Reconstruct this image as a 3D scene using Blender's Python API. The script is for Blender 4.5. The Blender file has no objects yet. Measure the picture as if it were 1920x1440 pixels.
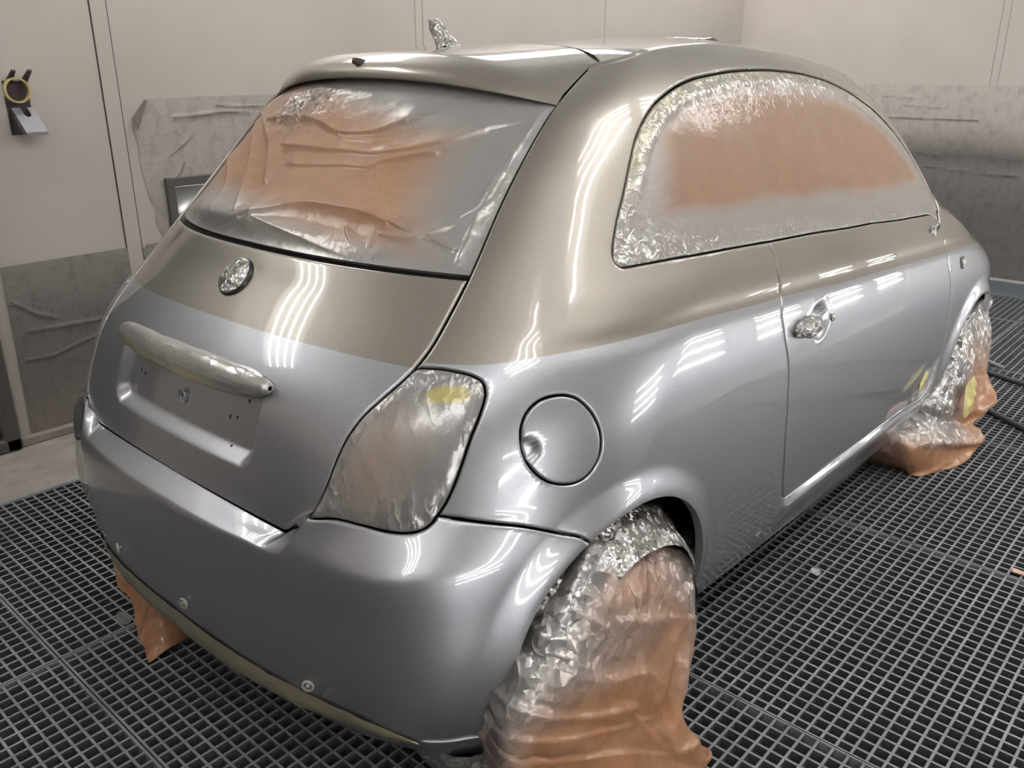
import bpy, math, random
import numpy as np
from mathutils import Vector, Matrix
random.seed(7); rng=np.random.default_rng(11)
S=bpy.context.scene
# ------------------------------------------------------------ camera, world, exposure
cam_d=bpy.data.cameras.new('camera'); cam=bpy.data.objects.new('camera',cam_d); S.collection.objects.link(cam); S.camera=cam
_yaw,_pit=math.radians(41.918),math.radians(20.185)
_fw=Vector((math.cos(_pit)*math.cos(_yaw),math.cos(_pit)*math.sin(_yaw),-math.sin(_pit)))
cam.location=(-.7153,-1.5881,1.3905)
cam.rotation_euler=_fw.to_track_quat('-Z','Y').to_euler()
cam_d.sensor_fit='HORIZONTAL'; cam_d.sensor_width=36; cam_d.lens=1608.9/1920*36; cam_d.clip_start=.05; cam_d.clip_end=60
w=bpy.data.worlds.new('world'); S.world=w; w.use_nodes=True
w.node_tree.nodes['Background'].inputs[0].default_value=(.55,.56,.58,1); w.node_tree.nodes['Background'].inputs[1].default_value=.02
S.view_settings.view_transform='Standard'; S.view_settings.look='None'; S.view_settings.gamma=1; S.view_settings.use_curve_mapping=False
S.view_settings.exposure=-0.42
TUBE=28.0     # strength of the fluorescent tubes
import numpy as np
def nspl(xs, ys):
    xs=np.asarray(xs,float); ys=np.asarray(ys,float); n=len(xs); h=np.diff(xs)
    A=np.eye(n); r=np.zeros(n)
    for i in range(1,n-1):
        A[i,i-1]=h[i-1]; A[i,i]=2*(h[i-1]+h[i]); A[i,i+1]=h[i]
        r[i]=6*((ys[i+1]-ys[i])/h[i]-(ys[i]-ys[i-1])/h[i-1])
    m=np.linalg.solve(A,r)
    def f(x):
        x=np.asarray(x,float); i=np.clip(np.searchsorted(xs,x)-1,0,n-2)
        xc=np.clip(x,xs[0],xs[-1]); a=xs[i+1]-xc; b=xc-xs[i]; hh=h[i]
        s=m[i]*a**3/(6*hh)+m[i+1]*b**3/(6*hh)+(ys[i]/hh-m[i]*hh/6)*a+(ys[i+1]/hh-m[i+1]*hh/6)*b
        s0=(ys[1]-ys[0])/h[0]-h[0]*(2*m[0]+m[1])/6; s1=(ys[-1]-ys[-2])/h[-1]+h[-1]*(m[-2]+2*m[-1])/6
        return s+np.where(x<xs[0],(x-xs[0])*s0,0)+np.where(x>xs[-1],(x-xs[-1])*s1,0)
    return f
def sstep(a,b,x):
    t=np.clip((x-a)/(b-a),0,1); return t*t*(3-2*t)
# side half width against height
WT=nspl([.10,.20,.30,.40,.50,.62,.70,.76,.80,.84,.862,.876,.890,.904,.922,.945,.965,.985,1.01,1.04,1.12,1.2,1.3,1.4,1.55],
        [.70,.745,.775,.790,.799,.8035,.8035,.801,.7965,.790,.7855,.7815,.7745,.7675,.7630,.7545,.7455,.7350,.7215,.707,.675,.642,.598,.552,.48])
ZT=nspl([.779,.9,1.05,1.25,1.45,1.65,1.85,2.0,2.12,2.25,2.37,2.47,2.6,2.8,3.0,3.2,3.4,3.55],
        [1.393,1.420,1.436,1.446,1.438,1.426,1.404,1.382,1.344,1.246,1.111,1.012,.949,.84,.76,.70,.65,.58])
RD=nspl([0,.03,.06,.1,.15,.25,2],[.060,.030,.012,.003,.0,.0,.0])
SX=nspl([.18,.25,.30,.40,.50,.586,.63,.673,.752,.836,.901,.968,1.038,1.135,1.215,1.276,1.324,1.393],
        [.07,.02,.005,-.012,-.016,-.012,.012,.037,.075,.135,.219,.293,.362,.455,.532,.594,.650,.779])
SY=nspl([.18,.30,.45,.586,.673,.752,.836,.901,.968,1.038,1.135,1.215,1.276,1.324,1.393],
        [.46,.445,.42,.408,.451,.468,.489,.522,.525,.518,.498,.487,.482,.479,.462])
MM=nspl([.18,.586,.673,.9,1.04,1.32,1.393],[.30,.36,.42,.45,.5,.45,.7])
LX=nspl([.18,.4,.6,.9,1.04,1.2,1.32,1.393],[.42,.5,.52,.5,.48,.42,.36,.28])
HA=nspl([.18,.35,.5,.6,.68,.9,1.04,1.2,1.32,1.393],[.28,.30,.29,.245,.205,.19,.15,.11,.09,.05])
HB=nspl([.18,.35,.5,.6,.68,.9,1.04,1.2,1.32,1.393],[.28,.30,.30,.275,.26,.25,.23,.19,.16,.14])
def side_w(x,z,zT):
    zp=z+.06*(x-1.2)*sstep(.25,.55,z)+.03*(x-1.2)*(1-sstep(.25,.55,z))
    w=WT(zp)-RD(np.maximum(zT-z,0))
    w=w*(1-.012*((x-1.55)/1.2)**2)
    g=np.clip((x-2.75)/.80,0,.9999)
    return w*(1-g**2.6)**(1/2.6)
ARCH=((.505,.315,.305),(2.805,.295,.305))
ZB=.98; Z0=.18
def f_of(v): # v in 0..1 lower, 1..2 upper
    return np.clip(v-1,0,1)
def ZBx(zT):
    d=zT-.05-.98; k=.03
    return .98+.5*(d-np.sqrt(d*d+k*k))
def F1(u,v,disp=True):
    u,v=np.broadcast_arrays(np.asarray(u,float),np.asarray(v,float))
    vl=np.clip(v,0,1); fu=f_of(v)
    t=np.clip(u,0,1)
    def corner(zz,za,zT,t):
        xs=SX(zz); ys=SY(zz); m=MM(zz); L=LX(zz); xe=xs+L; we=side_w(xe,za,zT)
        n=np.sqrt(1+m*m); a=HA(zz); b=HB(zz)
        k=np.clip(.35/b-1,0,1.4); t=t+k*t*t*(t-1); b0=(1-t)**3; b1=3*t*(1-t)**2; b2=3*t*t*(1-t); b3=t**3
        X=b0*xs+b1*(xs+a*m/n)+b2*(xe-b)+b3*xe
        Y=b0*ys+b1*(ys+a/n)+b2*we+b3*we
        return X,Y,xe
    Xt,Yt,xeT=corner(np.full(u.shape,1.393),ZT(.779+LX(1.393)),ZT(.779+LX(1.393)),t)
    zT=ZT(np.maximum(Xt,.779))
    zb=ZBx(1.393)
    zs=np.where(v<=1,Z0+(zb-Z0)*vl,zb+(1.393-zb)*fu)
    za=np.where(v<=1,zs,zb+(zT-zb)*fu)
    Xc,Yc,xe=corner(zs,za,ZT(SX(zs)+LX(zs)),t)
    x=np.where(u<=1,Xc,xe+(u-1)*(3.545-xe)/2.445)
    zr=np.where(u<=1,zT,ZT(xeT+(u-1)*(3.545-xeT)/2.445)); zB=np.where(u<=1,zb,ZBx(zr))
    z=np.where(v<=1,Z0+(zB-Z0)*vl,zB+(zr-zB)*fu)
    y=np.where(u<=1,Yc,side_w(x,z,np.maximum(ZT(x),np.where(v>=2,zr,0))))
    bz=sstep(.18,.38,z)*(1-np.clip((z-.590)/.082,0,1)); bt=np.where(u<1,np.sin(np.pi*np.clip(t/.8,0,1))**2,0)
    x=x-.034*bz*bt; y=y+.008*bz*bt
    P=np.stack([x,-y,z],-1)
    if disp:
        for cx,cz,R in ARCH:
            d=np.hypot(P[...,0]-cx,P[...,2]-cz)-R
            k=(1-sstep(.0,.062,d))*.016*sstep(.10,.2,z)
            P[...,1]-=k*np.where(np.abs(P[...,1])>.5,1,0)
    return P
# tailgate: w 0..9 rows
TW=np.arange(10.)
TZC=nspl(TW,[.622,.68,.765,.845,.920,.986,1.046,1.15,1.27,1.375])
TXC=nspl(TW,[.002,.012,.032,.066,.132,.200,.250,.352,.468,.572])
TZS=nspl(TW,[.655,.705,.785,.845,.901,.972,1.038,1.13,1.235,1.327])
def F3(s,w,recess=True): # s -1..1 across (s<0 = right), w rows
    s,w=np.broadcast_arrays(np.asarray(s,float),np.asarray(w,float))
    zs=TZS(w); xs=SX(zs); ys=SY(zs)
    a=np.abs(s)
    z=TZC(w)+(zs-TZC(w))*a**2.2
    zb=.622-.016*a**2+.056*sstep(.84,1.0,a)
    z=z+(zb-z)*np.clip(1-w,0,1)**2*np.where(w<1,1,0)
    x=TXC(w)+(xs-TXC(w))*a**2.4
    y=s*ys
    if recess:
        hy=.280-.012*(z-.69)/.17; r=.045
        qx=np.abs(y)-(hy-r); qz=np.abs(z-.776)-(.085-r)
        d=np.hypot(np.maximum(qx,0),np.maximum(qz,0))+np.minimum(np.maximum(qx,qz),0)-r
        x=x+.026*sstep(0,-.026,d)
    return np.stack([x,y,z],-1)
BXC=nspl([.18,.25,.30,.40,.50,.586],[.03,-.030,-.042,-.056,-.054,-.045])
def F2c(s,z): # bumper centre, |s|<=1, z from .18 to crease
    s,z=np.broadcast_arrays(np.asarray(s,float),np.asarray(z,float)); a=np.abs(s)
    x=BXC(z)+(SX(z)-BXC(z))*a**2.6
    return np.stack([x,s*SY(z),z-.003*(1-a**4)*sstep(.3,.586,z)],-1)
# ------------------------------------------------------------ helpers
def lin(c): 
    return tuple((x/12.92 if x<=.04045 else ((x+.055)/1.055)**2.4) for x in [k/255 for k in c])+(1,)
def tag(o,label=None,cat=None,group=None,kind=None):
    if label: o['label']=label
    if cat: o['category']=cat
    if group: o['group']=group
    if kind: o['kind']=kind
    return o
def empty(name,loc,label,cat,group=None):
    o=bpy.data.objects.new(name,None); S.collection.objects.link(o); o.location=loc; o.empty_display_size=.1
    return tag(o,label,cat,group)
def mesh_obj(name,V,F,mats,parent=None,smooth=True,midx=None,attrs=None,sharp=None,origin=None):
    V=np.asarray(V,float); 
    me=bpy.data.meshes.new(name)
    if origin is None: origin=np.array(parent.location) if parent is not None else np.zeros(3)
    me.from_pydata((V-np.asarray(origin)).tolist(),[],[list(map(int,f)) for f in F])
    if not isinstance(mats,(list,tuple)): mats=[mats]
    for m in mats: me.materials.append(m)
    if midx is not None: me.polygons.foreach_set('material_index',np.asarray(midx,dtype=np.int32))
    if smooth: me.polygons.foreach_set('use_smooth',np.ones(len(me.polygons),dtype=bool))
    if attrs:
        for k,a in attrs.items():
            at=me.attributes.new(k,'FLOAT','POINT'); at.data.foreach_set('value',np.asarray(a,dtype=np.float32))
    me.update()
    o=bpy.data.objects.new(name,me); S.collection.objects.link(o)
    if parent is not None: o.parent=parent
    else: o.location=tuple(origin)
    return o
class MB:
    """collects boxes, tubes and grids into one mesh"""
    def __init__(s): s.V=[]; s.F=[]; s.M=[]
    def add(s,V,F,m=0):
        n=len(s.V); s.V+= [tuple(map(float,v)) for v in V]; s.F+=[tuple(int(i)+n for i in f) for f in F]; s.M+=[m]*len(F)
    def box(s,lo,hi,m=0,bev=0):
        (a,b,c),(d,e,f)=lo,hi
        if bev<=0:
            V=[(a,b,c),(d,b,c),(d,e,c),(a,e,c),(a,b,f),(d,b,f),(d,e,f),(a,e,f)]
            s.add(V,[(0,3,2,1),(4,5,6,7),(0,1,5,4),(1,2,6,5),(2,3,7,6),(3,0,4,7)],m)
        else:
            c0=np.array([(a+d)/2,(b+e)/2,(c+f)/2]); h=np.array([d-a,e-b,f-c])/2; V=[];idx={}
            for sx in(-1,1):
                for sy in(-1,1):
                    for sz in(-1,1):
                        sg=np.array([sx,sy,sz])
                        for ax in range(3):
                            q=h-bev; q=q.copy(); q[ax]=h[ax]; idx[(sx,sy,sz,ax)]=len(V); V.append(c0+sg*q)
            F=[]
            for ax in range(3):
                o1,o2=[k for k in range(3) if k!=ax]
                for sg in(-1,1):
                    f=[]
                    for p,q in((-1,-1),(1,-1),(1,1),(-1,1)):
                        t=[0,0,0]; t[ax]=sg; t[o1]=p; t[o2]=q; f.append(idx[(*t,ax)])
                    F.append(f)
            for ax in range(3):
                o1,o2=[k for k in range(3) if k!=ax]
                for p in(-1,1):
                    for q in(-1,1):
                        f=[]
                        for sg,w_ in((-1,o1),(1,o1),(1,o2),(-1,o2)):
                            t=[0,0,0]; t[ax]=sg; t[o1]=p; t[o2]=q; f.append(idx[(*t,w_)])
                        F.append(f)
            for sx in(-1,1):
                for sy in(-1,1):
                    for sz in(-1,1): F.append([idx[(sx,sy,sz,k)] for k in range(3)])
            # orient outwards
            V=np.array(V); F2=[]
            for f in F:
                p=V[list(f)]; n=np.cross(p[1]-p[0],p[2]-p[0]); F2.append(f if np.dot(n,p.mean(0)-c0)>0 else f[::-1])
            s.add(V,F2,m)
    def tube(s,pts,r,n=10,m=0,cap=True,closed=False):
        pts=np.array(pts,float); r=np.broadcast_to(np.asarray(r,float),(len(pts),)); T=np.gradient(pts,axis=0)
        if closed: T=np.roll(pts,-1,0)-np.roll(pts,1,0)
        T/=np.linalg.norm(T,axis=1)[:,None]+1e-12; up=np.array([0,0,1.]) if abs(T[0,2])<.9 else np.array([1.,0,0]); V=[];N=np.cross(T[0],up)
        for p,t,rr in zip(pts,T,r):
            N=N-t*np.dot(N,t); N/=np.linalg.norm(N)+1e-12; B=np.cross(t,N)
            for k in range(n):
                a=2*math.pi*k/n; V.append(p+rr*(math.cos(a)*N+math.sin(a)*B))
        F=[]; L=len(pts)
        for i in range(L if closed else L-1):
            j=(i+1)%L
            for k in range(n): F.append((i*n+k,i*n+(k+1)%n,j*n+(k+1)%n,j*n+k))
        if cap and not closed: F.append(tuple(range(n-1,-1,-1))); F.append(tuple((L-1)*n+k for k in range(n)))
        s.add(V,F,m)
    def grid(s,P,m=0,flip=False):
        P=np.asarray(P); a,b=P.shape[:2]; F=[]
        for i in range(a-1):
            for j in range(b-1):
                q=(i*b+j,(i+1)*b+j,(i+1)*b+j+1,i*b+j+1); F.append(q[::-1] if flip else q)
        s.add(P.reshape(-1,3),F,m)
    def build(s,name,mats,parent=None,smooth=False,origin=None): return mesh_obj(name,s.V,s.F,mats,parent,smooth,midx=s.M,origin=origin)
def autosmooth(o,ang=35):
    me=o.data; 
    me.polygons.foreach_set('use_smooth',np.ones(len(me.polygons),dtype=bool))
    me.set_sharp_from_angle(angle=math.radians(ang)); return o
# value noise, cell noise, folds
def _h(i,j,k,sd):
    n=(i*374761393+j*668265263+k*2147483647+sd*974711)&0xffffffff
    n=((n^(n>>13))*1274126177)&0xffffffff
    return ((n^(n>>16))&0xffff)/65535.
def vnoise(P,f,sd=0):
    P=np.asarray(P,float)*f+1000; I=np.floor(P).astype(np.int64); t=P-I; t=t*t*(3-2*t); r=0
    for a in(0,1):
        for b in(0,1):
            for c in(0,1):
                wgt=(t[...,0] if a else 1-t[...,0])*(t[...,1] if b else 1-t[...,1])*(t[...,2] if c else 1-t[...,2])
                r=r+wgt*_h(I[...,0]+a,I[...,1]+b,I[...,2]+c,sd)
    return r
def cells(P,f,sd=0):
    """distance to the nearest and second nearest of one jittered point per unit cell"""
    P=np.asarray(P,float)*f+1000; I=np.floor(P).astype(np.int64); d1=np.full(P.shape[:-1],9.); d2=d1.copy()
    for a in(-1,0,1):
        for b in(-1,0,1):
            for c in(-1,0,1):
                J=I+np.array([a,b,c]); Q=J+np.stack([_h(J[...,0],J[...,1],J[...,2],sd+k) for k in(1,2,3)],-1)
                d=np.linalg.norm(P-Q,axis=-1); m=d<d1; d2=np.where(m,d1,np.minimum(d2,d)); d1=np.where(m,d,d1)
    return d1,d2
def crumple(P,f,sd=0,warp=.25):
    P=np.asarray(P,float); W=np.stack([vnoise(P,f*.8,sd+k) for k in(31,32,33)],-1)-.5
    d1,_=cells(P+W*warp/f,f,sd); e1,_=cells(P*[1,1.3,.8]+.37,f*2.1,sd+9)
    return d1*.7+e1*.3-.5
# ------------------------------------------------------------ materials
def M(name,col,rough=.5,metal=0,coat=0,coat_r=.03,spec=.5,**k):
    m=bpy.data.materials.new(name); m.use_nodes=True; b=m.node_tree.nodes['Principled BSDF']
    b.inputs['Base Color'].default_value=col if len(col)==4 else (*col,1)
    b.inputs['Roughness'].default_value=rough; b.inputs['Metallic'].default_value=metal
    b.inputs['Coat Weight'].default_value=coat; b.inputs['Coat Roughness'].default_value=coat_r; b.inputs['Specular IOR Level'].default_value=spec
    return m
def nodes(m): return m.node_tree.nodes, m.node_tree.links, m.node_tree.nodes['Principled BSDF']
def tex(m,kind,scale,detail=3,rough=.5,vec=None,stretch=None,dist=0):
    N,L,_=nodes(m); t=N.new('ShaderNodeTexNoise' if kind=='noise' else 'ShaderNodeTexVoronoi')
    t.inputs['Scale'].default_value=scale
    if kind=='noise':
        t.inputs['Detail'].default_value=detail; t.inputs['Roughness'].default_value=rough; t.inputs['Distortion'].default_value=dist
    c=N.new('ShaderNodeTexCoord'); mp=N.new('ShaderNodeMapping'); L.new(c.outputs['Object'],mp.inputs[0]); L.new(mp.outputs[0],t.inputs['Vector'])
    if stretch: mp.inputs['Scale'].default_value=stretch
    return t
def ramp(m,fac,stops):
    N,L,_=nodes(m); r=N.new('ShaderNodeValToRGB'); L.new(fac,r.inputs[0]); e=r.color_ramp.elements
    while len(e)<len(stops): e.new(.5)
    for x,(p,c) in zip(e,stops): x.position=p; x.color=c if len(c)==4 else (*c,1)
    return r
def mixc(m,fac,a,b,mode='MIX'):
    N,L,_=nodes(m); x=N.new('ShaderNodeMix'); x.data_type='RGBA'; x.blend_type=mode
    for sock,v in((x.inputs[0],fac),(x.inputs[6],a),(x.inputs[7],b)):
        if hasattr(v,'links'): L.new(v,sock)
        else: sock.default_value=v
    return x.outputs[2]
def math_(m,op,a,b=None,clamp=False):
    N,L,_=nodes(m); x=N.new('ShaderNodeMath'); x.operation=op; x.use_clamp=clamp
    for sock,v in((x.inputs[0],a),(x.inputs[1],b)):
        if v is None: continue
        if hasattr(v,'links'): L.new(v,sock)
        else: sock.default_value=v
    return x.outputs[0]
def bump(m,h,dist,strength=1,to='Normal',prev=None):
    N,L,b=nodes(m); x=N.new('ShaderNodeBump'); x.inputs['Distance'].default_value=dist; x.inputs['Strength'].default_value=strength
    L.new(h,x.inputs['Height'])
    if prev is not None: L.new(prev,x.inputs['Normal'])
    L.new(x.outputs[0],b.inputs[to]); return x.outputs[0]
def attr(m,name):
    N,L,_=nodes(m); a=N.new('ShaderNodeAttribute'); a.attribute_name=name; return a.outputs['Fac']
def paint(name,col):
    m=M(name,col,rough=.42,metal=.92,coat=1,coat_r=.012)
    N,L,b=nodes(m); t=tex(m,'noise',900,1,.5); r=ramp(m,t.outputs['Fac'],[(.3,tuple(c*.86 for c in col[:3])),(.7,tuple(min(1,c*1.14) for c in col[:3]))]); L.new(r.outputs[0],b.inputs['Base Color'])
    return m
silver=paint('silver_paint',(.415,.428,.46)); champ=paint('champagne_paint',(.315,.290,.258))
black=M('dark_gap',(.012,.012,.013),.7,spec=.2)
rubber=M('black_rubber',(.02,.02,.022),.45)
def ridged(m,scale,dist=1.0,power=5,stretch=None,detail=2):
    t=tex(m,'noise',scale,detail,.5,dist=dist,stretch=stretch)
    a=math_(m,'ABSOLUTE',math_(m,'SUBTRACT',math_(m,'MULTIPLY',t.outputs['Fac'],2),1)); return math_(m,'POWER',math_(m,'SUBTRACT',1,a),power)
def facets(m,scale,stretch=None,warp=.02,seed=0):
    """height of randomly tilted flat facets: crisp crinkles"""
    N,L,_=nodes(m); c=N.new('ShaderNodeTexCoord'); mp=N.new('ShaderNodeMapping'); L.new(c.outputs['Object'],mp.inputs[0]); mp.inputs['Location'].default_value=(seed,seed*.7,seed*.3)
    if stretch: mp.inputs['Scale'].default_value=stretch
    n=N.new('ShaderNodeTexNoise'); n.inputs['Scale'].default_value=scale*.7; L.new(mp.outputs[0],n.inputs['Vector'])
    def vm(op,a,b):
        x=N.new('ShaderNodeVectorMath'); x.operation=op
        for k,v in enumerate((a,b)):
            if hasattr(v,'links'): L.new(v,x.inputs[k])
            else: x.inputs[k].default_value=v
        return x
    w_=vm('MULTIPLY',vm('SUBTRACT',n.outputs['Color'],(.5,.5,.5)).outputs[0],(warp*40/scale,)*3); p=vm('ADD',mp.outputs[0],w_.outputs[0])
    v=N.new('ShaderNodeTexVoronoi'); v.inputs['Scale'].default_value=scale; L.new(p.outputs[0],v.inputs['Vector'])
    d=vm('DOT_PRODUCT',vm('SUBTRACT',p.outputs[0],v.outputs['Position']).outputs[0],vm('SUBTRACT',v.outputs['Color'],(.5,.5,.5)).outputs[0]); return d.outputs['Value']
def mask_mat(name,brown,coat_col,film=.5,sc=16,bd=.004,tape=None,stretch=None,rc=.12):
    """masking paper / film; the point attribute 'spray' is how much paint dust has landed on it, 'crisp' how sharply it is crinkled"""
    m=M(name,brown,.45,coat=film,coat_r=rc); N,L,b=nodes(m)
    n=tex(m,'noise',9,5,.6); f=math_(m,'ADD',attr(m,'spray'),math_(m,'MULTIPLY',math_(m,'SUBTRACT',n.outputs['Fac'],.5),.35),True)
    bn=tex(m,'noise',14,4,.6,dist=.6); br=ramp(m,bn.outputs['Fac'],[(.3,tuple(c*.9 for c in brown[:3])),(.7,tuple(min(1,c*1.08) for c in brown[:3]))])
    c=mixc(m,f,br.outputs[0],coat_col)
    if tape is not None: c=mixc(m,attr(m,'tape'),c,tape)
    L.new(c,b.inputs['Base Color'])
    mt=math_(m,'MULTIPLY',math_(m,'MULTIPLY',f,math_(m,'SUBTRACT',1,attr(m,'tape'))),.6); L.new(mt,b.inputs['Metallic'])
    r=N.new('ShaderNodeMapRange'); L.new(f,r.inputs[0]); r.inputs[3].default_value=.5; r.inputs[4].default_value=.34; L.new(r.outputs[0],b.inputs['Roughness'])
    h=math_(m,'ADD',math_(m,'ADD',facets(m,sc,stretch),facets(m,sc*2.7,stretch,seed=3)),math_(m,'MULTIPLY',ridged(m,sc*.6,.3,9,stretch),.005))
    h2=math_(m,'MULTIPLY',h,attr(m,'crisp')); o=bump(m,h2,bd,1.0); L.new(o,b.inputs['Coat Normal'])
    return m
BROWN=lin((168,128,98)); COAT=(.40,.395,.385,1)
mask_paper=mask_mat('masking_paper',BROWN,COAT,.30,34,.5,tape=lin((196,186,128)),rc=.16)
mask_film=mask_mat('masking_film',lin((142,110,86)),(.40,.39,.375,1),.55,50,.24,tape=lin((170,165,132)))
light_film=mask_mat('lamp_film',lin((150,122,104)),(.34,.335,.33,1),.7,42,.3,tape=lin((186,175,104)),stretch=(1,1,.45))
bar_film=mask_mat('bar_film',lin((150,140,120)),(.44,.435,.42,1),.7,40,.45,tape=lin((196,188,128)),stretch=(1,.4,1))
cover_paper=mask_mat('cover_paper',lin((160,114,80)),(.46,.45,.44,1),.35,17,.7,tape=lin((205,192,96)),rc=.12)
foil=M('dusted_film',(.5,.49,.47),.28,.7,coat=.7,coat_r=.08)
bump(foil,math_(foil,'ADD',facets(foil,55),facets(foil,130,seed=2)),.9,1.0)
tape_m=M('yellow_tape',lin((196,187,122)),.5); _n=tex(tape_m,'noise',60,3); bump(tape_m,_n.outputs['Fac'],.002)
olive=M('dusted_tape',lin((150,142,118)),.35,.25,coat=.4,coat_r=.15); _n=tex(olive,'noise',40,4,.6,stretch=(1,1,1)); bump(olive,_n.outputs['Fac'],.002)
clear=M('clear_plastic',(.75,.74,.68),.15,coat=.5); nodes(clear)[2].inputs['Transmission Weight'].default_value=.6
GLASS_FOLDS=[(0.02, [[0.654, 8.155], [0.342, 8.166], [0.114, 8.088], [-0.075, 7.941], [-0.289, 8.031], [-0.426, 8.257]]), (0.014, [[-0.072, 8.009], [-0.1, 7.84], [-0.307, 7.84]]), (0.018, [[0.261, 7.66], [-0.121, 7.671], [-0.405, 7.716], [-0.629, 7.941], [-0.798, 8.302]]), (0.016, [[0.114, 7.367], [-0.181, 7.446], [-0.366, 7.479], [-0.429, 7.592], [-0.65, 7.817]]), (0.03, [[0.121, 6.522], [-0.009, 6.691], [-0.156, 6.815], [-0.356, 6.837], [-0.507, 6.804], [-0.615, 6.725]]), (0.016, [[0.096, 6.443], [-0.216, 6.308], [-0.461, 6.161], [-0.605, 6.06]]), (0.01, [[-0.433, 6.567], [-0.468, 6.454], [-0.5, 6.353]]), (0.01, [[-0.57, 6.567], [-0.573, 6.443], [-0.58, 6.342]]), (0.012, [[-0.605, 6.556], [-0.724, 6.556], [-0.815, 6.725], [-0.892, 6.894]]), (0.01, [[-0.727, 6.77], [-0.833, 6.567], [-0.899, 6.477]]), (0.014, [[-1.001, 8.831], [-0.973, 7.907], [-0.962, 7.265], [-0.885, 6.95]]), (0.012, [[-0.962, 8.775], [-0.948, 7.693], [-0.931, 6.882], [-0.934, 6.184]]), (0.016, [[-0.426, 7.412], [-0.514, 7.085], [-0.633, 6.849]]), (0.016, [[0.927, 8.459], [0.468, 7.738], [0.244, 7.074]]), (0.014, [[0.903, 8.223], [0.601, 7.524], [0.461, 7.063], [0.251, 6.488]]), (0.014, [[1.008, 7.524], [0.654, 7.018], [0.535, 6.544]]), (0.012, [[0.258, 6.488], [0.202, 6.68], [0.075, 6.905]]), (0.012, [[0.356, 8.437], [0.177, 8.189], [-0.061, 8.144], [-0.289, 8.133], [-0.447, 8.257]])]
# ------------------------------------------------------------ surface cutting
def tri_grid(us,vs):
    U,V=np.meshgrid(us,vs,indexing='ij'); a,b=U.shape; I=np.arange(a*b).reshape(a,b)
    q0,q1,q2,q3=I[:-1,:-1].ravel(),I[1:,:-1].ravel(),I[1:,1:].ravel(),I[:-1,1:].ravel()
    return np.stack([U.ravel(),V.ravel()],1),np.concatenate([np.stack([q0,q1,q2],1),np.stack([q0,q2,q3],1)])
def slicem(m,fld):
    """insert the zero line of a field into a triangle mesh; returns mesh and field values"""
    uv,tri=m; d=fld(uv); d=np.where(np.abs(d)<1e-6,1e-6,d); pos=d>0; n=pos[tri].sum(1)
    mix=(n==1)|(n==2); keep=tri[~mix]; T=tri[mix]
    if len(T)==0: return m,d
    odd=np.where(n[mix]==1,1,0)==1; p=pos[T]; k=np.where(odd,p.argmax(1),(~p).argmax(1)); r=np.arange(len(T))
    a,b,c=T[r,k],T[r,(k+1)%3],T[r,(k+2)%3]
    def edge(i,j):
        lo,hi=np.minimum(i,j),np.maximum(i,j); return lo.astype(np.int64)*len(uv)+hi
    e=np.concatenate([edge(a,b),edge(a,c)]); ue,inv=np.unique(e,return_inverse=True); i,j=ue//len(uv),ue%len(uv)
    t=d[i]/(d[i]-d[j]); nv=uv[i]+(uv[j]-uv[i])*t[:,None]; ab=len(uv)+inv[:len(T)]; ac=len(uv)+inv[len(T):]
    tri2=np.concatenate([keep,np.stack([a,ab,ac],1),np.stack([ab,b,c],1),np.stack([ab,c,ac],1)])
    return (np.concatenate([uv,nv]),tri2),np.concatenate([d,np.zeros(len(nv))])
def compact(uv,tri):
    u,inv=np.unique(tri,return_inverse=True); return uv[u],inv.reshape(tri.shape)
def split(m,fld):
    m2,d=slicem(m,fld); s=d[m2[1]]; k=np.abs(s).argmax(1); s=s[np.arange(len(s)),k]>0
    return compact(m2[0],m2[1][s]),compact(m2[0],m2[1][~s])
GAP=.0021
def catmull(L,closed=True,n=8):
    L=np.asarray(L,float); P=[]
    N=len(L)
    for i in range(N if closed else N-1):
        if closed: p0,p1,p2,p3=L[i-1],L[i],L[(i+1)%N],L[(i+2)%N]
        else: p0,p1,p2,p3=L[max(i-1,0)],L[i],L[i+1],L[min(i+2,N-1)]
        for k in range(n):
            t=k/n; P.append(.5*((2*p1)+(p2-p0)*t+(2*p0-5*p1+4*p2-p3)*t*t+(3*p1-p0-3*p2+p3)*t**3))
    if not closed: P.append(L[-1])
    return np.array(P)
def loop_field(F,L,n=8):
    Q=catmull(L,True,n); X=F(Q[:,0],Q[:,1]); A=X; B=np.roll(X,-1,0); qa=Q; qb=np.roll(Q,-1,0)
    lo=Q.min(0)-.12; hi=Q.max(0)+.12
    def f(uv):
        out=np.full(len(uv),.05); m=np.all((uv>lo)&(uv<hi),1); w=uv[m]
        if not len(w): return out
        P=F(w[:,0],w[:,1]); d=np.full(len(w),9.); ins=np.zeros(len(w),bool)
        for a,b,x,y in zip(A,B,qa,qb):
            ab=b-a; t=np.clip(((P-a)@ab)/(ab@ab+1e-15),0,1); d=np.minimum(d,((P-a-t[:,None]*ab)**2).sum(1))
            c=((x[1]>w[:,1])!=(y[1]>w[:,1])); 
            if x[1]!=y[1]: ins^=c&(w[:,0]<(y[0]-x[0])*(w[:,1]-x[1])/(y[1]-x[1])+x[0])
        d=np.sqrt(d); out[m]=np.where(ins,-d,np.minimum(d,.05)); return out
    return f
def normals(F,uv,e=4e-4):
    u,v=uv[:,0],uv[:,1]; n=np.cross(F(u+e,v)-F(u-e,v),F(u,v+e)-F(u,v-e)); return n/(np.linalg.norm(n,axis=1)[:,None]+1e-12)
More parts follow.
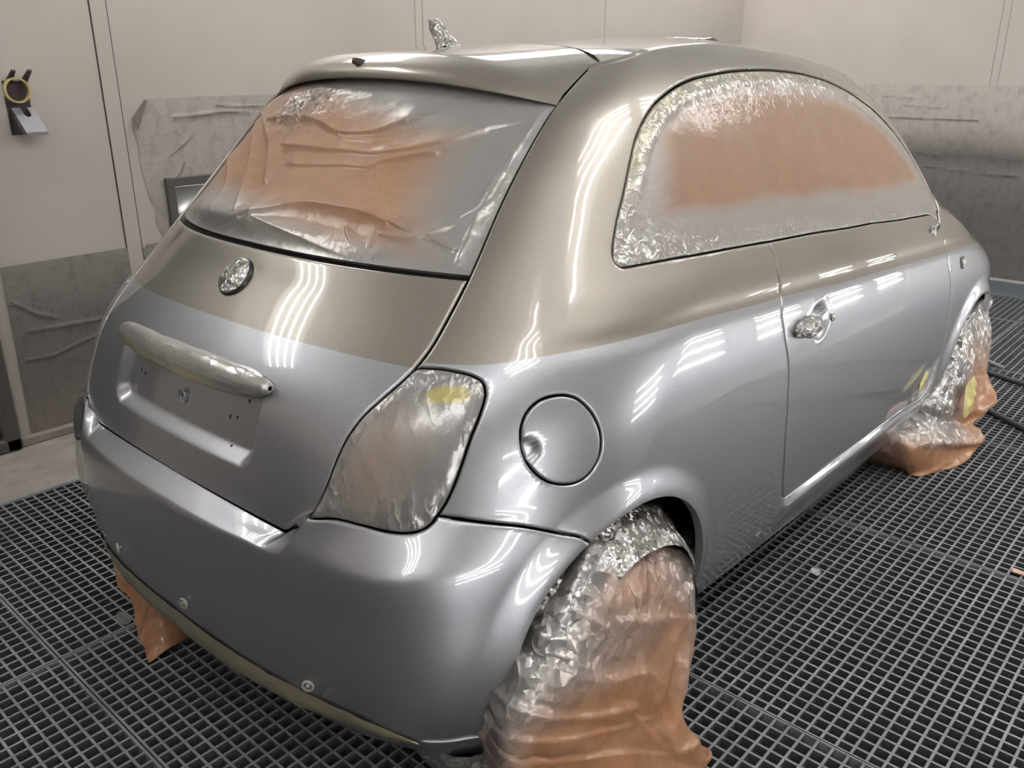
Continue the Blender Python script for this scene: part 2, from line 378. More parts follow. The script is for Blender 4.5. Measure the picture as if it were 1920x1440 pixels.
class Panel:
    def __init__(s,F,m,fields=()): s.F=F; s.m=m; s.fields=list(fields)
    def cut(s,f,gap=GAP):
        """splits along f=0 leaving a gap; both halves get rounded edges"""
        m=s.m
        out,rest=split(m,lambda q:f(q)-gap); _,inn=split(rest,lambda q:f(q)+gap)
        res=[]
        for mm,sg in((out,1),(inn,-1)):
            for dd in(.0014,.0034): mm,_=slicem(mm,lambda q:sg*f(q)-gap-dd)
            res.append(Panel(s.F,mm,s.fields+[(f,gap)]))
        return res
    def trim(s,f): return Panel(s.F,split(s.m,f)[0],s.fields)
    def emit(s,name,mat,parent,mirror=False,skirt=.012,two=None,disp=None,attrs=None,drop=.0026,outward=1):
        m=s.m
        if two: 
            m,_=slicem(m,two)
        uv,tri=m; P=s.F(uv[:,0],uv[:,1]); N=normals(s.F,uv)*outward; off=np.zeros(len(uv))
        for f,g in s.fields:
            off=np.minimum(off,-drop*(1-np.clip((np.abs(f(uv))-g)/.0034,0,1))**2)
        if disp is not None: off=off+disp(uv,P)
        P=P+N*off[:,None]; at={k:fn(uv,P) for k,fn in (attrs or {}).items()}
        midx=np.zeros(len(tri),int)
        if two: midx=(two(uv)[tri].mean(1)>0).astype(int)
        e=np.concatenate([tri[:,[0,1]],tri[:,[1,2]],tri[:,[2,0]]]); own=np.tile(np.arange(len(tri)),3)
        key=np.minimum(e[:,0],e[:,1]).astype(np.int64)*len(uv)+np.maximum(e[:,0],e[:,1]); _,i,c=np.unique(key,return_index=True,return_counts=True)
        be=e[i[c==1]]; bo=own[i[c==1]]
        fl=list(tri[:,::outward] if outward>0 else tri[:,::-1])
        if skirt and len(be):
            n0=len(P); bv,inv=np.unique(be,return_inverse=True); inv=inv.reshape(be.shape); nb=len(bv)
            P=np.concatenate([P,P[bv],P[bv]-N[bv]*skirt])
            for k in at: at[k]=np.concatenate([at[k],at[k][bv],at[k][bv]])
            sk=np.stack([n0+inv[:,1],n0+inv[:,0],n0+nb+inv[:,0],n0+nb+inv[:,1]],1)
            if outward<0: sk=sk[:,::-1]
            fl=fl+list(sk); midx=np.concatenate([midx,midx[bo]])
        if mirror:
            P=P*[1,-1,1]; fl=[f[::-1] for f in fl]
        return mesh_obj(name,P,fl,mat,parent,True,midx,at)
# ------------------------------------------------------------ the car
car=empty('car',(1.77,0,0),'silver and champagne two-tone small hatchback with masked windows standing on the grating','car')
DLO=[[0.6825,1.148],[0.654,1.1758],[0.6476,1.2281],[0.6638,1.3312],[0.6882,1.4267],[0.7081,1.5335],[0.725,1.6329],[0.7538,1.6991],[0.8063,1.7623],[0.8661,1.8009],[0.9358,1.8342],[1.0115,1.8556],[1.1067,1.8655],[1.195,1.8735],[1.2885,1.8838],[1.403,1.8959],[1.5216,1.8977],[1.6294,1.8943],[1.7397,1.8845],[1.846,1.853],[1.9391,1.8105],[2.0332,1.7708],[2.1133,1.7478],[2.1894,1.7398],[2.2635,1.7278],[2.3266,1.6977],[2.3727,1.6577],[2.3977,1.5887],[2.3987,1.4756],[2.4147,1.0262],[2.367,0.9659],[2.1344,0.9736],[1.7933,1.0114],[1.5145,1.055],[1.2925,1.0819],[1.0846,1.1108],[0.9097,1.1341],[0.7763,1.1412],[0.7113,1.1418]]
DOOR=[[1.295,1.16],[1.2863,1.0751],[1.3006,1.0151],[1.3162,0.9668],[1.3343,0.929],[1.3499,0.8972],[1.364,0.862],[1.4028,0.8088],[1.4404,0.7395],[1.4628,0.6868],[1.493,0.6007],[1.5284,0.5114],[1.5491,0.4019],[1.5737,0.3056],[1.5979,0.2312],[1.6194,0.196],[1.6588,0.1869],[1.9087,0.1873],[2.164,0.1798],[2.3121,0.1746],[2.4513,0.1663],[2.5027,0.169],[2.5467,0.2308],[2.5586,0.3584],[2.5575,0.5071],[2.53,0.6142],[2.4999,0.7157],[2.4553,0.807],[2.4357,0.8669],[2.4038,0.9343],[2.4036,0.95],[2.3996,0.99],[2.3,1.08],[2.0,1.12],[1.6,1.16]]
LIGHT=[[-0.012,0.6],[-0.012,0.66],[-0.012,0.7163],[-0.012,0.7717],[-0.012,0.82],[-0.012,0.8623],[-0.008,0.8902],[0.006,0.9035],[0.0261,0.9051],[0.0823,0.9059],[0.1506,0.9023],[0.213,0.8958],[0.2625,0.8865],[0.3021,0.8721],[0.3383,0.8527],[0.3792,0.8165],[0.4002,0.772],[0.4071,0.7293],[0.4045,0.6894],[0.3971,0.6568],[0.3838,0.6279],[0.371,0.6075],[0.3492,0.5967],[0.3105,0.5921],[0.2547,0.5928],[0.1644,0.5996],[0.0756,0.6049]]
FUEL=[[0.558,0.7754],[0.537,0.8071],[0.53,0.8302],[0.5474,0.8466],[0.6084,0.8496],[0.6779,0.8363],[0.7449,0.8077],[0.791,0.7734],[0.8172,0.7358],[0.8249,0.6962],[0.8095,0.667],[0.7785,0.6545],[0.7371,0.6572],[0.6863,0.6717],[0.6348,0.7003],[0.5946,0.7335]]
_vb=nspl([0, 0.27840000000000004, 0.3284, 0.386, 0.4493, 0.5649, 0.6756, 0.7852, 0.8275, 0.8568, 0.8939, 1.0],[0.72, 0.6377, 0.6297, 0.6227, 0.6155, 0.6005, 0.5795, 0.5478, 0.5343, 0.5165, 0.4892, 0.3992])
_vt=nspl([-0.1, 0, 0.0954, 0.1886, 0.2827, 0.3983, 0.6003, 0.7982, 1.0312, 1.2446, 1.3479, 1.659, 1.8781, 2.219, 2.4591, 2.8, 3.44],[0.917, 0.916, 0.9131, 0.9145, 0.9181, 0.9241, 0.9296, 0.934, 0.9273, 0.9072, 0.8998, 0.8665, 0.8478, 0.8169, 0.8538, 0.77, 0.75])
_zt=nspl([.20,.235,.254,.282,.314,.36,.452,.573,.777,1.006,1.119,1.455,1.699,2.087,2.386,2.8,3.2,3.6],[.911,.911,.911,.911,.914,.919,.924,.9265,.921,.905,.899,.873,.858,.832,.812,.790,.775,.765])
def two1(q):
    P=F1(q[:,0],q[:,1],False); return P[:,2]-_zt(P[:,0])+1e-5
def bump_line(q): return np.where(q[:,0]<.97,(q[:,1]-_vb(q[:,0]))*.78,.05)
def arch(i):
    cx,cz,R=ARCH[i]
    def f(q):
        P=F1(q[:,0],q[:,1],False); return np.hypot(P[:,0]-cx,P[:,2]-cz)-R
    return f
def ell(x0,z0,rx,rz,rot=0):
    c,s_=math.cos(rot),math.sin(rot)
    return lambda P: np.hypot(((P[...,0]-x0)*c+(P[...,2]-z0)*s_)/rx,(-(P[...,0]-x0)*s_+(P[...,2]-z0)*c)/rz)
_cup=ell(1.309,.806,.056,.047,-.12)
def door_disp(q,P):
    r=_cup(P); d=-.020*(1-sstep(.55,1.0,r)); d=d+.0016*np.exp(-((r-1.04)/.05)**2)
    return d
def sill_disp(q,P):
    # bright rolled step below the door
    zl=np.interp(P[:,0],[1.27,1.6,1.94,2.2,2.37],[.322,.325,.316,.300,.285])-.008
    e=sstep(1.245,1.27,P[:,0])*(1-sstep(2.34,2.46,P[:,0])); h=P[:,2]-zl
    return e*.013*np.where(h>0,1-sstep(0,.010,h),1-sstep(0,.10,-h))
us=np.concatenate([np.linspace(0,1,120)[:-1],np.linspace(1,2.62,150)[:-1],np.linspace(2.62,3.445,60)])
v586=(.586-Z0)/(ZBx(1.393)-Z0)
vlow=np.unique(np.concatenate([np.linspace(0,v586,46),np.linspace(v586,1,54)]))
vs=np.concatenate([vlow,np.linspace(1,2,64)[1:]])
side=Panel(F1,tri_grid(us,vs))
for i in(0,1): side=side.trim(arch(i))
light_f,fuel_f,dlo_f,door_f=[loop_field(F1,L) for L in(LIGHT,FUEL,DLO,DOOR)]
side,p_light=side.cut(light_f)
side,p_dlo=side.cut(dlo_f,.0025)
side,p_fuel=side.cut(fuel_f,.0022)
side,p_door=side.cut(door_f,.0017)
p_quart,p_bump=side.cut(bump_line)
edge_u=lambda q:q[:,0]*.6-.0022
p_quart=p_quart.trim(edge_u); p_quart.fields.append((lambda q:q[:,0]*.6,.0022)); p_light=p_light.trim(edge_u)
def scoop_disp(q,P):
    d=np.sqrt(((P-np.array([.298,-.715,.777]))**2).sum(1)); return -.009*(1-sstep(.012,.026,d))
def noise_off(amp,f,sd=0,an=(1,1,1)): return lambda q,P: amp*crumple(P*np.array(an),f,sd)
def light_disp(q,P):
    d=-light_f(q); return .005*sstep(0,.025,d)+.0022*crumple(np.stack([P[:,0],P[:,1]*1.3-P[:,2]*.35,P[:,2]*.35],1),26,3)*sstep(0,.008,d)
def light_crisp(q,P):
    d=-light_f(q); n=vnoise(P,22,71); c=np.exp(-((P[:,1]+.60)/.05)**2-((P[:,2]-.67)/.035)**2)+np.exp(-((P[:,1]+.47)/.03)**2-((P[:,2]-.70)/.04)**2)+.8*np.exp(-((P[:,1]+.57)/.07)**2-((P[:,2]-.89)/.025)**2)
    return np.clip(.12+1.1*c+.7*sstep(.03,.008,d)*n,0,1.2)
def light_spray(q,P):
    c=np.exp(-(((P[:,1]+.535)/.05)**2+((P[:,2]-.755)/.085)**2)); return np.clip(1.0-.6*c,0,1)
def light_tape(q,P):
    n=vnoise(P,60,4); return (np.hypot((P[:,1]+.60)/.032,(P[:,2]-.872)/.013)+n*.8<1.3).astype(float)*.9
def win_disp(q,P):
    d=-dlo_f(q); w=1-sstep(.03,.055,d); up=sstep(1.1,1.25,P[:,2])
    return -.004+.003*w*crumple(P,34,6)*sstep(0,.006,d)+.0016*crumple(P*[.5,1,1.4],6,8)*sstep(0,.03,d)+.003*np.exp(-((d-.034)/.010)**2)*up
def win_spray(q,P):
    d=-dlo_f(q); zb=P[:,2]-np.interp(P[:,0],[.6,1.15,2.4],[1.045,1.017,.945]); n=vnoise(P,5,77)
    s=1-sstep(.075,.13,zb+.03*n); s=np.maximum(s,1-sstep(.08,.22,P[:,0]-.62-.42*np.maximum(0,P[:,2]-1.05)+.06*n)); s=np.maximum(s,1-sstep(.03,.08,d)); s=np.maximum(s,.9*(1-sstep(.03,.10,d))*sstep(1.2,1.3,P[:,2]))
    return np.clip(s,0,1)*.97
def win_crisp(q,P):
    d=-dlo_f(q); n=vnoise(P,14,78); lowr=np.exp(-((P[:,0]-.68)/.12)**2-((P[:,2]-1.07)/.05)**2)
    return np.clip(.08+.75*(1-sstep(.028,.05,d))*(.25+.9*n)+.4*lowr+.3*sstep(1.28,1.33,P[:,2]),0,1.1)
def win_tape(q,P):
    d=-dlo_f(q); up=sstep(1.10,1.22,P[:,2]); n=vnoise(P,38,9)
    return np.clip((1-sstep(.026,.034,d))*(.2+.5*n)*np.maximum(up,.12),0,1)
def ones(k): return lambda q,P: np.full(len(P),float(k))
F1z=F1
for mir in(False,True):
    sd=p_quart
    b=sd.emit('body_side',[silver,champ],car,mir,two=two1,disp=sill_disp,skirt=.02)
    d=p_door.emit('door',[silver,champ],car,mir,two=two1,disp=door_disp); 
    f=p_fuel.emit('fuel_door',[silver],car,mir,disp=scoop_disp) if not mir else None
    p_light.emit('tail_light_mask',[light_film],car,mir,disp=light_disp,attrs=dict(spray=light_spray,tape=light_tape,crisp=light_crisp))
    p_dlo.emit('side_window_mask',[mask_film],car,mir,disp=win_disp,attrs=dict(spray=win_spray,tape=win_tape,crisp=win_crisp))
    if not mir: door_r=d; fuel_r=f
p_rear=p_bump
# rear bumper: two corners, the middle, the step below the tailgate
def weld(name,parts,mats,parent):
    import bmesh
    bm=bmesh.new()
    for V,Fc in parts:
        vs_=[bm.verts.new(Vector(v)-parent.location) for v in V]
        for f in Fc:
            try: bm.faces.new([vs_[i] for i in f])
            except ValueError: pass
    bmesh.ops.remove_doubles(bm,verts=bm.verts,dist=2e-4)
    for f in bm.faces: f.smooth=True
    bmesh.ops.recalc_face_normals(bm,faces=bm.faces)
    me=bpy.data.meshes.new(name); bm.to_mesh(me); bm.free()
    for m in mats: me.materials.append(m)
    o=bpy.data.objects.new(name,me); S.collection.objects.link(o); o.parent=parent; return o
parts=[]
uv,tri=p_rear.m; P=F1(uv[:,0],uv[:,1]); N=normals(F1,uv); off=np.zeros(len(uv))
for fl,g in p_rear.fields: off=np.minimum(off,-.0026*(1-np.clip((np.abs(fl(uv))-g)/.0034,0,1))**2)
P=P+N*off[:,None]
e=np.concatenate([tri[:,[0,1]],tri[:,[1,2]],tri[:,[2,0]]]); key=np.minimum(e[:,0],e[:,1])*len(uv)+np.maximum(e[:,0],e[:,1]); _,i,c=np.unique(key,return_index=True,return_counts=True); be=e[i[c==1]]
be=be[~((uv[be[:,0],0]<1e-4)&(uv[be[:,1],0]<1e-4))]
n0=len(P); Pk=np.concatenate([P,P-N*.012+np.array([0,0,-.0])]); sk=[(b,a,n0+a,n0+b) for a,b in be]
ft=[tuple(t) for t in tri]
parts.append((P,ft)); parts.append((P*[1,-1,1],[t[::-1] for t in ft]))
skirtP=[(Pk,sk),(Pk*[1,-1,1],[t[::-1] for t in sk])]
zrow=Z0+(ZBx(1.393)-Z0)*vlow[vlow<=v586+1e-9]
ss=np.sin(np.linspace(-math.pi/2,math.pi/2,121)*.999)/math.sin(math.pi/2*.999)
def gridP(P):
    a,b=P.shape[:2]; I=np.arange(a*b).reshape(a,b); return P.reshape(-1,3),[tuple(q) for q in np.stack([I[:-1,:-1],I[1:,:-1],I[1:,1:],I[:-1,1:]],-1).reshape(-1,4)]
Sg,Zg=np.meshgrid(ss,zrow,indexing='ij'); parts.append(gridP(F2c(Sg,Zg)))
O=F2c(ss,np.full(len(ss),.586)); a=np.abs(ss)
I_=F3(np.clip(ss/.90,-1,1)*np.where(a<.9,1,1),np.zeros(len(ss)),False)
up=sstep(.86,1.0,a)[:,None]; Iend=np.stack([np.full(len(ss),float(SX(.655))+.001),np.sign(ss)*float(SY(.655)),np.full(len(ss),.6555)],1)
I0=F3(ss,np.zeros(len(ss)),False); I0[:,2]=np.minimum(I0[:,2],.622)-.006; I0[:,0]+=.004; I_=I0+(Iend-I0)*up
rr=np.array([0,.03,.07,.12,.18,.26,.36,.5,.65,.8,.92,1.0]); G=O[:,None]+(I_-O)[:,None]*rr[None,:,None]
G[:,:,2]+=(.004*(1-(1-np.clip(rr/.07,0,1))**2)*(1-sstep(.2,1,rr)))[None]*(1-sstep(.75,.95,a))[:,None]
parts.append(gridP(G))
Dn=I_[:,None]+np.stack([np.linspace(0,.02,3),0*np.zeros(3),np.linspace(0,-.05,3)],-1)[None]; 
bumper=weld('rear_bumper',parts,[silver],car)
_m=MB(); [ _m.add(p,f) for p,f in skirtP]; _m.add(*gridP(Dn)); _m.build('bumper_lip',[silver],bumper,origin=(1.77,0,0)).location=(0,0,0)
# tailgate
sg=np.linspace(-1,1,300); wl=np.concatenate([np.linspace(0,4,150)[:-1],np.linspace(4,6,50)])
F3r=lambda s,w: F3(s,w)
edge_s=lambda q:(1-np.abs(q[:,0]))*.5-.0026
tg=Panel(F3r,tri_grid(sg,np.concatenate([wl,[6.06]]))).trim(edge_s).trim(lambda q:(5.93-q[:,1])*.1).trim(lambda q:q[:,1]*.06-.002).trim(lambda q:np.hypot(np.maximum(0,.035-(1-np.abs(q[:,0]))*.45),np.maximum(0,.035-q[:,1]*.058))*-1+.0335)
tg.fields+=[(lambda q:(1-np.abs(q[:,0]))*.5,.0026),(lambda q:(5.93-q[:,1])*.08,.0),(lambda q:q[:,1]*.06,.002)]
two3=lambda q:q[:,1]-4.0037
tailgate=tg.emit('tailgate',[silver,champ],car,two=two3,outward=-1,skirt=.018)
wg=np.linspace(6.07,9.05,200)
gm=Panel(F3r,tri_grid(np.linspace(-.992,.992,300),wg))
def fold_field(X,folds,aspect):
    """distance in metres from folds traced over the sheet, one (height,width,line) each"""
    out=np.zeros(len(X))
    for k,(wd,L) in enumerate(folds):
        Q=catmull(np.array(L),False,6)*aspect; d=np.full(len(X),9.); sg=np.zeros(len(X))
        for a_,b_ in zip(Q[:-1],Q[1:]):
            ab=b_-a_; t=np.clip(((X-a_)@ab)/(ab@ab+1e-12),0,1); v=X-a_-t[:,None]*ab; dd=np.hypot(v[:,0],v[:,1]); m_=dd<d; d=np.where(m_,dd,d); sg=np.where(m_,np.sign(ab[0]*v[:,1]-ab[1]*v[:,0]),sg)
        w2=np.where(sg>0,wd*.45,wd*1.7); out=np.maximum(out,wd*.42*np.exp(-d/w2)) 
    return out
def glass_disp(q,P):
    e=np.minimum((1-np.abs(q[:,0]))*.5,np.minimum((q[:,1]-6.05)*.1,(9.05-q[:,1])*.1)); k=sstep(0,.035,e)
    fo=fold_field(q*[.5,.105],GLASS_FOLDS,np.array([.5,.105]))
    f1=crumple(np.stack([P[:,0]*1.5,P[:,1]*1.0,P[:,2]*2.6],1),2.6,21,.5); f2=crumple(np.stack([P[:,0]*2,P[:,1]*1.6+P[:,2],P[:,2]*3],1),5.5,25,.4)
    pk=np.exp(-((q[:,0]-.40)/.5)**2)*np.exp(-((q[:,1]-6.42)/.26)**2)
    top=np.exp(-((q[:,0]-.38)/.26)**2-((q[:,1]-8.45)/.38)**2)
    return -.007+k*(.011*f1+.004*f2+1.25*fo+.017*pk+.016*top*crumple(P,26,29)+.008*top*crumple(P,60,30)+.008*top)
def glass_spray_shine(q,P):
    s,w_=q[:,0],q[:,1]; n=vnoise(P,4,61)-.5
    r=1-sstep(.10,.50,s+1+.15*n-.10*(w_-7.5)*0); t=sstep(8.0,8.75,w_-.55*s+.5*n); bt=1-sstep(6.35,6.95,w_-.22*s+.35*n); l=.55*(1-sstep(0,.16,1-s))
    tp=.75*np.exp(-((s-.38)/.26)**2-((w_-8.45)/.34)**2)  # painted shine: silver-bright patch where the clear film catches light
    return np.clip(np.maximum.reduce([r,t,bt,l,tp]),0,1)*.97
def glass_crisp(q,P):
    s,w_=q[:,0],q[:,1]; top=np.exp(-((s-.38)/.24)**2-((w_-8.45)/.33)**2)
    return np.clip(.05+1.5*top+.14*(1-sstep(.04,.14,s+1))+.2*np.exp(-((w_-6.3)/.2)**2)*vnoise(P,12,63),0,1.3)
glass=gm.emit('rear_window_mask',[mask_paper],car,outward=-1,skirt=.01,disp=glass_disp,attrs=dict(spray=glass_spray_shine,tape=ones(0),crisp=glass_crisp))
# roof: centre line heights, side edges follow the top edge of the body sides
ZC=nspl([.60,.80,.993,1.18,1.38,1.58,1.75,1.88,2.0,2.2,2.4,2.6,2.72,2.9,3.15,3.35,3.545],[1.428,1.4425,1.4505,1.460,1.470,1.4765,1.476,1.466,1.435,1.32,1.175,1.04,.995,.965,.90,.82,.66])
_tu=np.concatenate([np.linspace(0,1,60),np.linspace(1.01,3.444,300)]); _tp=F1(_tu,np.full(len(_tu),2.0))
def TE(x): return np.interp(x,_tp[:,0],-_tp[:,1]),np.interp(x,_tp[:,0],_tp[:,2])
def RF(s,x,drop=0):
    s,x=np.broadcast_arrays(np.asarray(s,float),np.asarray(x,float)); y,z=TE(x); a=np.abs(s); zc=np.maximum(ZC(x),z+.012)
    return np.stack([x,s*y,z+(zc-z)*(1-a**2.3)-drop],-1)
GX=nspl([-1,-.8,-.5,0,.5,.8,1],[.79,.845,.90,.93,.90,.845,.79])    # rear edge of the roof skin
ra=np.linspace(-.958,.958,90); 
def roof_part(name,x0,x1,n,mat,parent=car,sk=True):
    t=np.linspace(0,1,n); P=[]
    for s_ in ra:
        a0=float(GX(s_))+.004 if x0 is None else x0
        P.append(RF(np.full(n,s_),a0+(x1-a0)*t))
    m_=MB(); m_.grid(np.array(P)); 
    o=m_.build(name,[mat],parent,True); return o
roof_part('roof_skin',None,1.83,110,champ)
roof_part('windshield_mask',1.845,2.63,40,foil)
roof_part('hood',2.64,3.54,50,silver)
m_=MB()
for sg_ in(-1,1):
    xx=np.concatenate([np.linspace(.782,1.6,90),np.linspace(1.61,2.63,80)]); g=np.stack([RF(np.full(len(xx),k*sg_),xx,dr) for k,dr in((.940,.012),(.955,.0005),(.963,-.0005),(.975,.003),(.99,.003),(1.0,-.001),(1.006,.0),(1.010,.012))])
    m_.grid(g,flip=sg_<0)
m_.build('roof_moulding',[champ],car,True)
m_=MB(); sv=np.linspace(-1,1,120); m_.grid(np.stack([RF(sv,np.array([float(GX(k))+d for k in sv]),.0045) for d in(-.022,-.008,.008,.022)]),flip=False); m_.build('roof_gap_trim',[champ],car,True)
# spoiler: rear face, then top face up to the roof gap
L9=F3(ss,np.full(len(ss),9.0)); a=np.abs(ss)
Lo=L9+np.stack([-.020*(1-a**6),-np.sign(ss)*.003*a**6,-.004+0*a],1)
Up=np.stack([.598+(float(SX(1.345))-.003-.598)*a**2.6,ss*(float(SY(1.345))-.004),1.4245+(1.345-1.4245)*a**2.9],1)
Gp=np.stack([GX(ss)-.004,ss*np.array([TE(x)[0] for x in GX(ss)]),np.zeros(len(ss))],1); Gp[:,2]=[RF(s_,x)[2] for s_,x in zip(ss,GX(ss))]; Gp[:,1]=[RF(s_,x)[1] for s_,x in zip(ss,GX(ss))]
rows=[]
for t in np.linspace(0,1,16):
    bl=np.stack([-.014*np.sin(math.pi*t)*(1-a**4),0*a,0*a],1); rows.append(Lo+(Up-Lo)*t+bl)
for t in np.linspace(0,1,40)[1:]:
    q=Up+(Gp-Up)*t; zz=1.345+(1.393-1.345)*t; tgt=np.stack([np.full(len(ss),float(SX(zz))-.003*0),np.sign(ss)*(float(SY(zz))-.004),np.full(len(ss),zz)],1); k_=(a**8)[:,None]; rows.append(q+(tgt-(Up[-1]*[1,0,1]+np.stack([0*a,np.sign(ss)*abs(Up[-1,1]),0*a],1)+((Gp[-1]-Up[-1])*t*[1,0,1]+np.stack([0*a,np.sign(ss)*t*(abs(Gp[-1,1])-abs(Up[-1,1])),0*a],1))))*k_)
und=[Lo+np.array([.05,0,.004])*k for k in(1,.5)]
R_=np.array(und+rows); 
# soften the upper edge: average along the rows a few times near it
k0=len(und)+15
for it in range(10):
    R2=R_.copy(); 
    for k in range(k0-4,k0+6): R2[k]=.25*R_[k-1]+.5*R_[k]+.25*R_[k+1]
    R_=R2
m_=MB(); m_.grid(R_,flip=True); spoiler=m_.build('spoiler',[champ],car,True)
# dark inner body behind the gaps
m_=MB()
for mir in(1,-1):
    u_=np.linspace(0,3.44,120); v_=np.linspace(0,2,60); Ug,Vg=np.meshgrid(u_,v_,indexing='ij'); q=np.stack([Ug.ravel(),Vg.ravel()],1); P=F1(q[:,0],q[:,1],False); N=normals(F1,q); P=(P-N*.036).reshape(120,60,3)
    keep=np.ones((119,59),bool)
    for cx,cz,R in ARCH: 
        d=np.hypot(P[...,0]-cx,P[...,2]-cz)-R-.02; keep&=(np.minimum.reduce([d[:-1,:-1],d[1:,:-1],d[1:,1:],d[:-1,1:]])>0)
    I=np.arange(120*60).reshape(120,60); f=np.stack([I[:-1,:-1],I[1:,:-1],I[1:,1:],I[:-1,1:]],-1)[keep]
    m_.add(P.reshape(-1,3)*[1,mir,1],[tuple(k) if mir>0 else tuple(k[::-1]) for k in f])
Sg,Wg=np.meshgrid(np.linspace(-1,1,60),np.linspace(-.4,9.2,80),indexing='ij'); P=F3(Sg,np.clip(Wg,0,9.2)); P[...,0]+=.022; P[...,2]-=.006; P[...,2]+=np.minimum(Wg,0)*.25; m_.grid(P,flip=True)
m_.grid(np.stack([RF(np.full(70,s_),np.linspace(.82,3.4,70),.03) for s_ in np.linspace(-.99,.99,30)]))
m_.build('inner_body',[black],car,True)
# underbody and wheel housings
m_=MB(); m_.box((.12,-.62,.20),(3.3,.62,.26))
for sy in(-1,1):
    for cx,cz,R in ARCH:
        n=40; 
        for k in range(n):
            a0,a1=math.pi*(-.12+1.24*k/n),math.pi*(-.12+1.24*(k+1)/n); r=R+.012
            p=[(cx+r*math.cos(t),y,cz+r*math.sin(t)) for t,y in((a0,sy*.70),(a1,sy*.70),(a1,sy*.45),(a0,sy*.45))]
            m_.add(p,[(0,1,2,3)])
        m_.box((cx-R-.01,sy*.45-.004,.2),(cx+R+.01,sy*.45+.004,cz+R))
m_.build('underbody',[black],car,False)
for sy in(-1,1):
    for cx,cz,R in ARCH:
        m_=MB(); k_=.68 if cx>1 else .97; prof=[(r_*k_,d_+(.02 if cx>1 else 0)) for r_,d_ in((.19,.0),(.20,.02),(.262,.008),(.283,.03),(.285,.10),(.283,.16),(.25,.185),(.19,.18))]
        n=48; V=[];F=[]
        for k in range(n):
            t=2*math.pi*k/n
            for rr_,dy in prof: V.append((cx+rr_*math.cos(t),sy*(.775-dy),.287*k_+.001+rr_*math.sin(t)))
        q=len(prof)
        for k in range(n):
            for j in range(q-1): F.append((k*q+j,k*q+j+1,((k+1)%n)*q+j+1,((k+1)%n)*q+j))
        V.append((cx,sy*.74,.287*k_)); 
        for k in range(n): F.append((k*q,((k+1)%n)*q,len(V)-1))
        m_.add(V,F); m_.build('wheel',[rubber],car,True)
# ------------------------------------------------------------ spray booth
YL,YR,XF,XB,ZC_=1.91,-2.10,5.87,-2.45,3.15
def st(o): o['kind']='structure'; return o
wallm=M('booth_wall_paint',lin((214,206,198)),.55); _t=tex(wallm,'noise',1.3,4,.55); N,L,b=nodes(wallm)
_r=ramp(wallm,_t.outputs['Fac'],[(.3,lin((186,179,172))),(.7,lin((200,193,187)))]); L.new(_r.outputs[0],b.inputs['Base Color'])
concrete=M('floor_concrete',lin((150,144,138)),.7); _t=tex(concrete,'noise',6,6,.65); N,L,b=nodes(concrete); _r=ramp(concrete,_t.outputs['Fac'],[(.3,lin((128,122,117))),(.7,lin((165,158,150)))]); L.new(_r.outputs[0],b.inputs['Base Color'])
filt=M('ceiling_filter',(.66,.66,.65),.9)
m=MB(); m.box((XB,YL,-.4),(XF+.1,YL+.1,ZC_)); st(m.build('wall_left',[wallm]))
m=MB(); m.box((XB,YR-.1,-.4),(XF+.1,YR,ZC_)); st(m.build('wall_right',[wallm]))
m=MB(); m.box((XF,YR,-.4),(XF+.1,YL,ZC_)); st(m.build('wall_front',[wallm]))
m=MB(); m.box((XB-.1,YR-.1,-.4),(XB,YL+.1,ZC_)); st(m.build('wall_back',[wallm]))
m=MB(); m.box((XB-.1,YR-.1,ZC_),(XF+.1,YL+.1,ZC_+.1)); st(m.build('ceiling',[filt]))
# floor: concrete border, dark pit, steel grating
pit=M('pit_floor',(.006,.006,.007,1),.9)
GX0,GX1,GY0,GY1=XB+.3,5.45,YR+.25,1.43
m=MB(); m.box((XB,GY1,-.4),(XF,YL,0)); m.box((XB,YR,-.4),(XF,GY0,0)); m.box((GX1,GY0,-.4),(XF,GY1,0)); m.box((XB,GY0,-.4),(GX0,GY1,0),0); m.box((GX0,GY0,-.5),(GX1,GY1,-.45),1)
st(m.build('floor',[concrete,pit]))
steel=M('galvanised_bar',lin((132,135,139)),.5,.15); _t=tex(steel,'noise',7,5,.6); N,L,b=nodes(steel); _r=ramp(steel,_t.outputs['Fac'],[(.3,lin((116,119,124))),(.7,lin((152,155,159)))]); L.new(_r.outputs[0],b.inputs['Base Color'])
side_m=M('shaded_bar_side',lin((74,76,80)),.6)  # shade painted on the bar sides so the grating cells look dark
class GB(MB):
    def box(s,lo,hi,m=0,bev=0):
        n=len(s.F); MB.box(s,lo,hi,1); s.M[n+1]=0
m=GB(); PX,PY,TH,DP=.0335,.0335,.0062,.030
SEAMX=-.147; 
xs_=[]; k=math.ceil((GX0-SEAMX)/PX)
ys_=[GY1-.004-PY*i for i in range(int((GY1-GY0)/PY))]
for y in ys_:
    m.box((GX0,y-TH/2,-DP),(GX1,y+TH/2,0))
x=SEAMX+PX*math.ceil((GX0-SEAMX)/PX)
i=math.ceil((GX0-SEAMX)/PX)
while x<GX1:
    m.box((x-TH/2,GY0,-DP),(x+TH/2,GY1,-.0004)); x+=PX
st(m.build('floor_grating',[steel,side_m]))
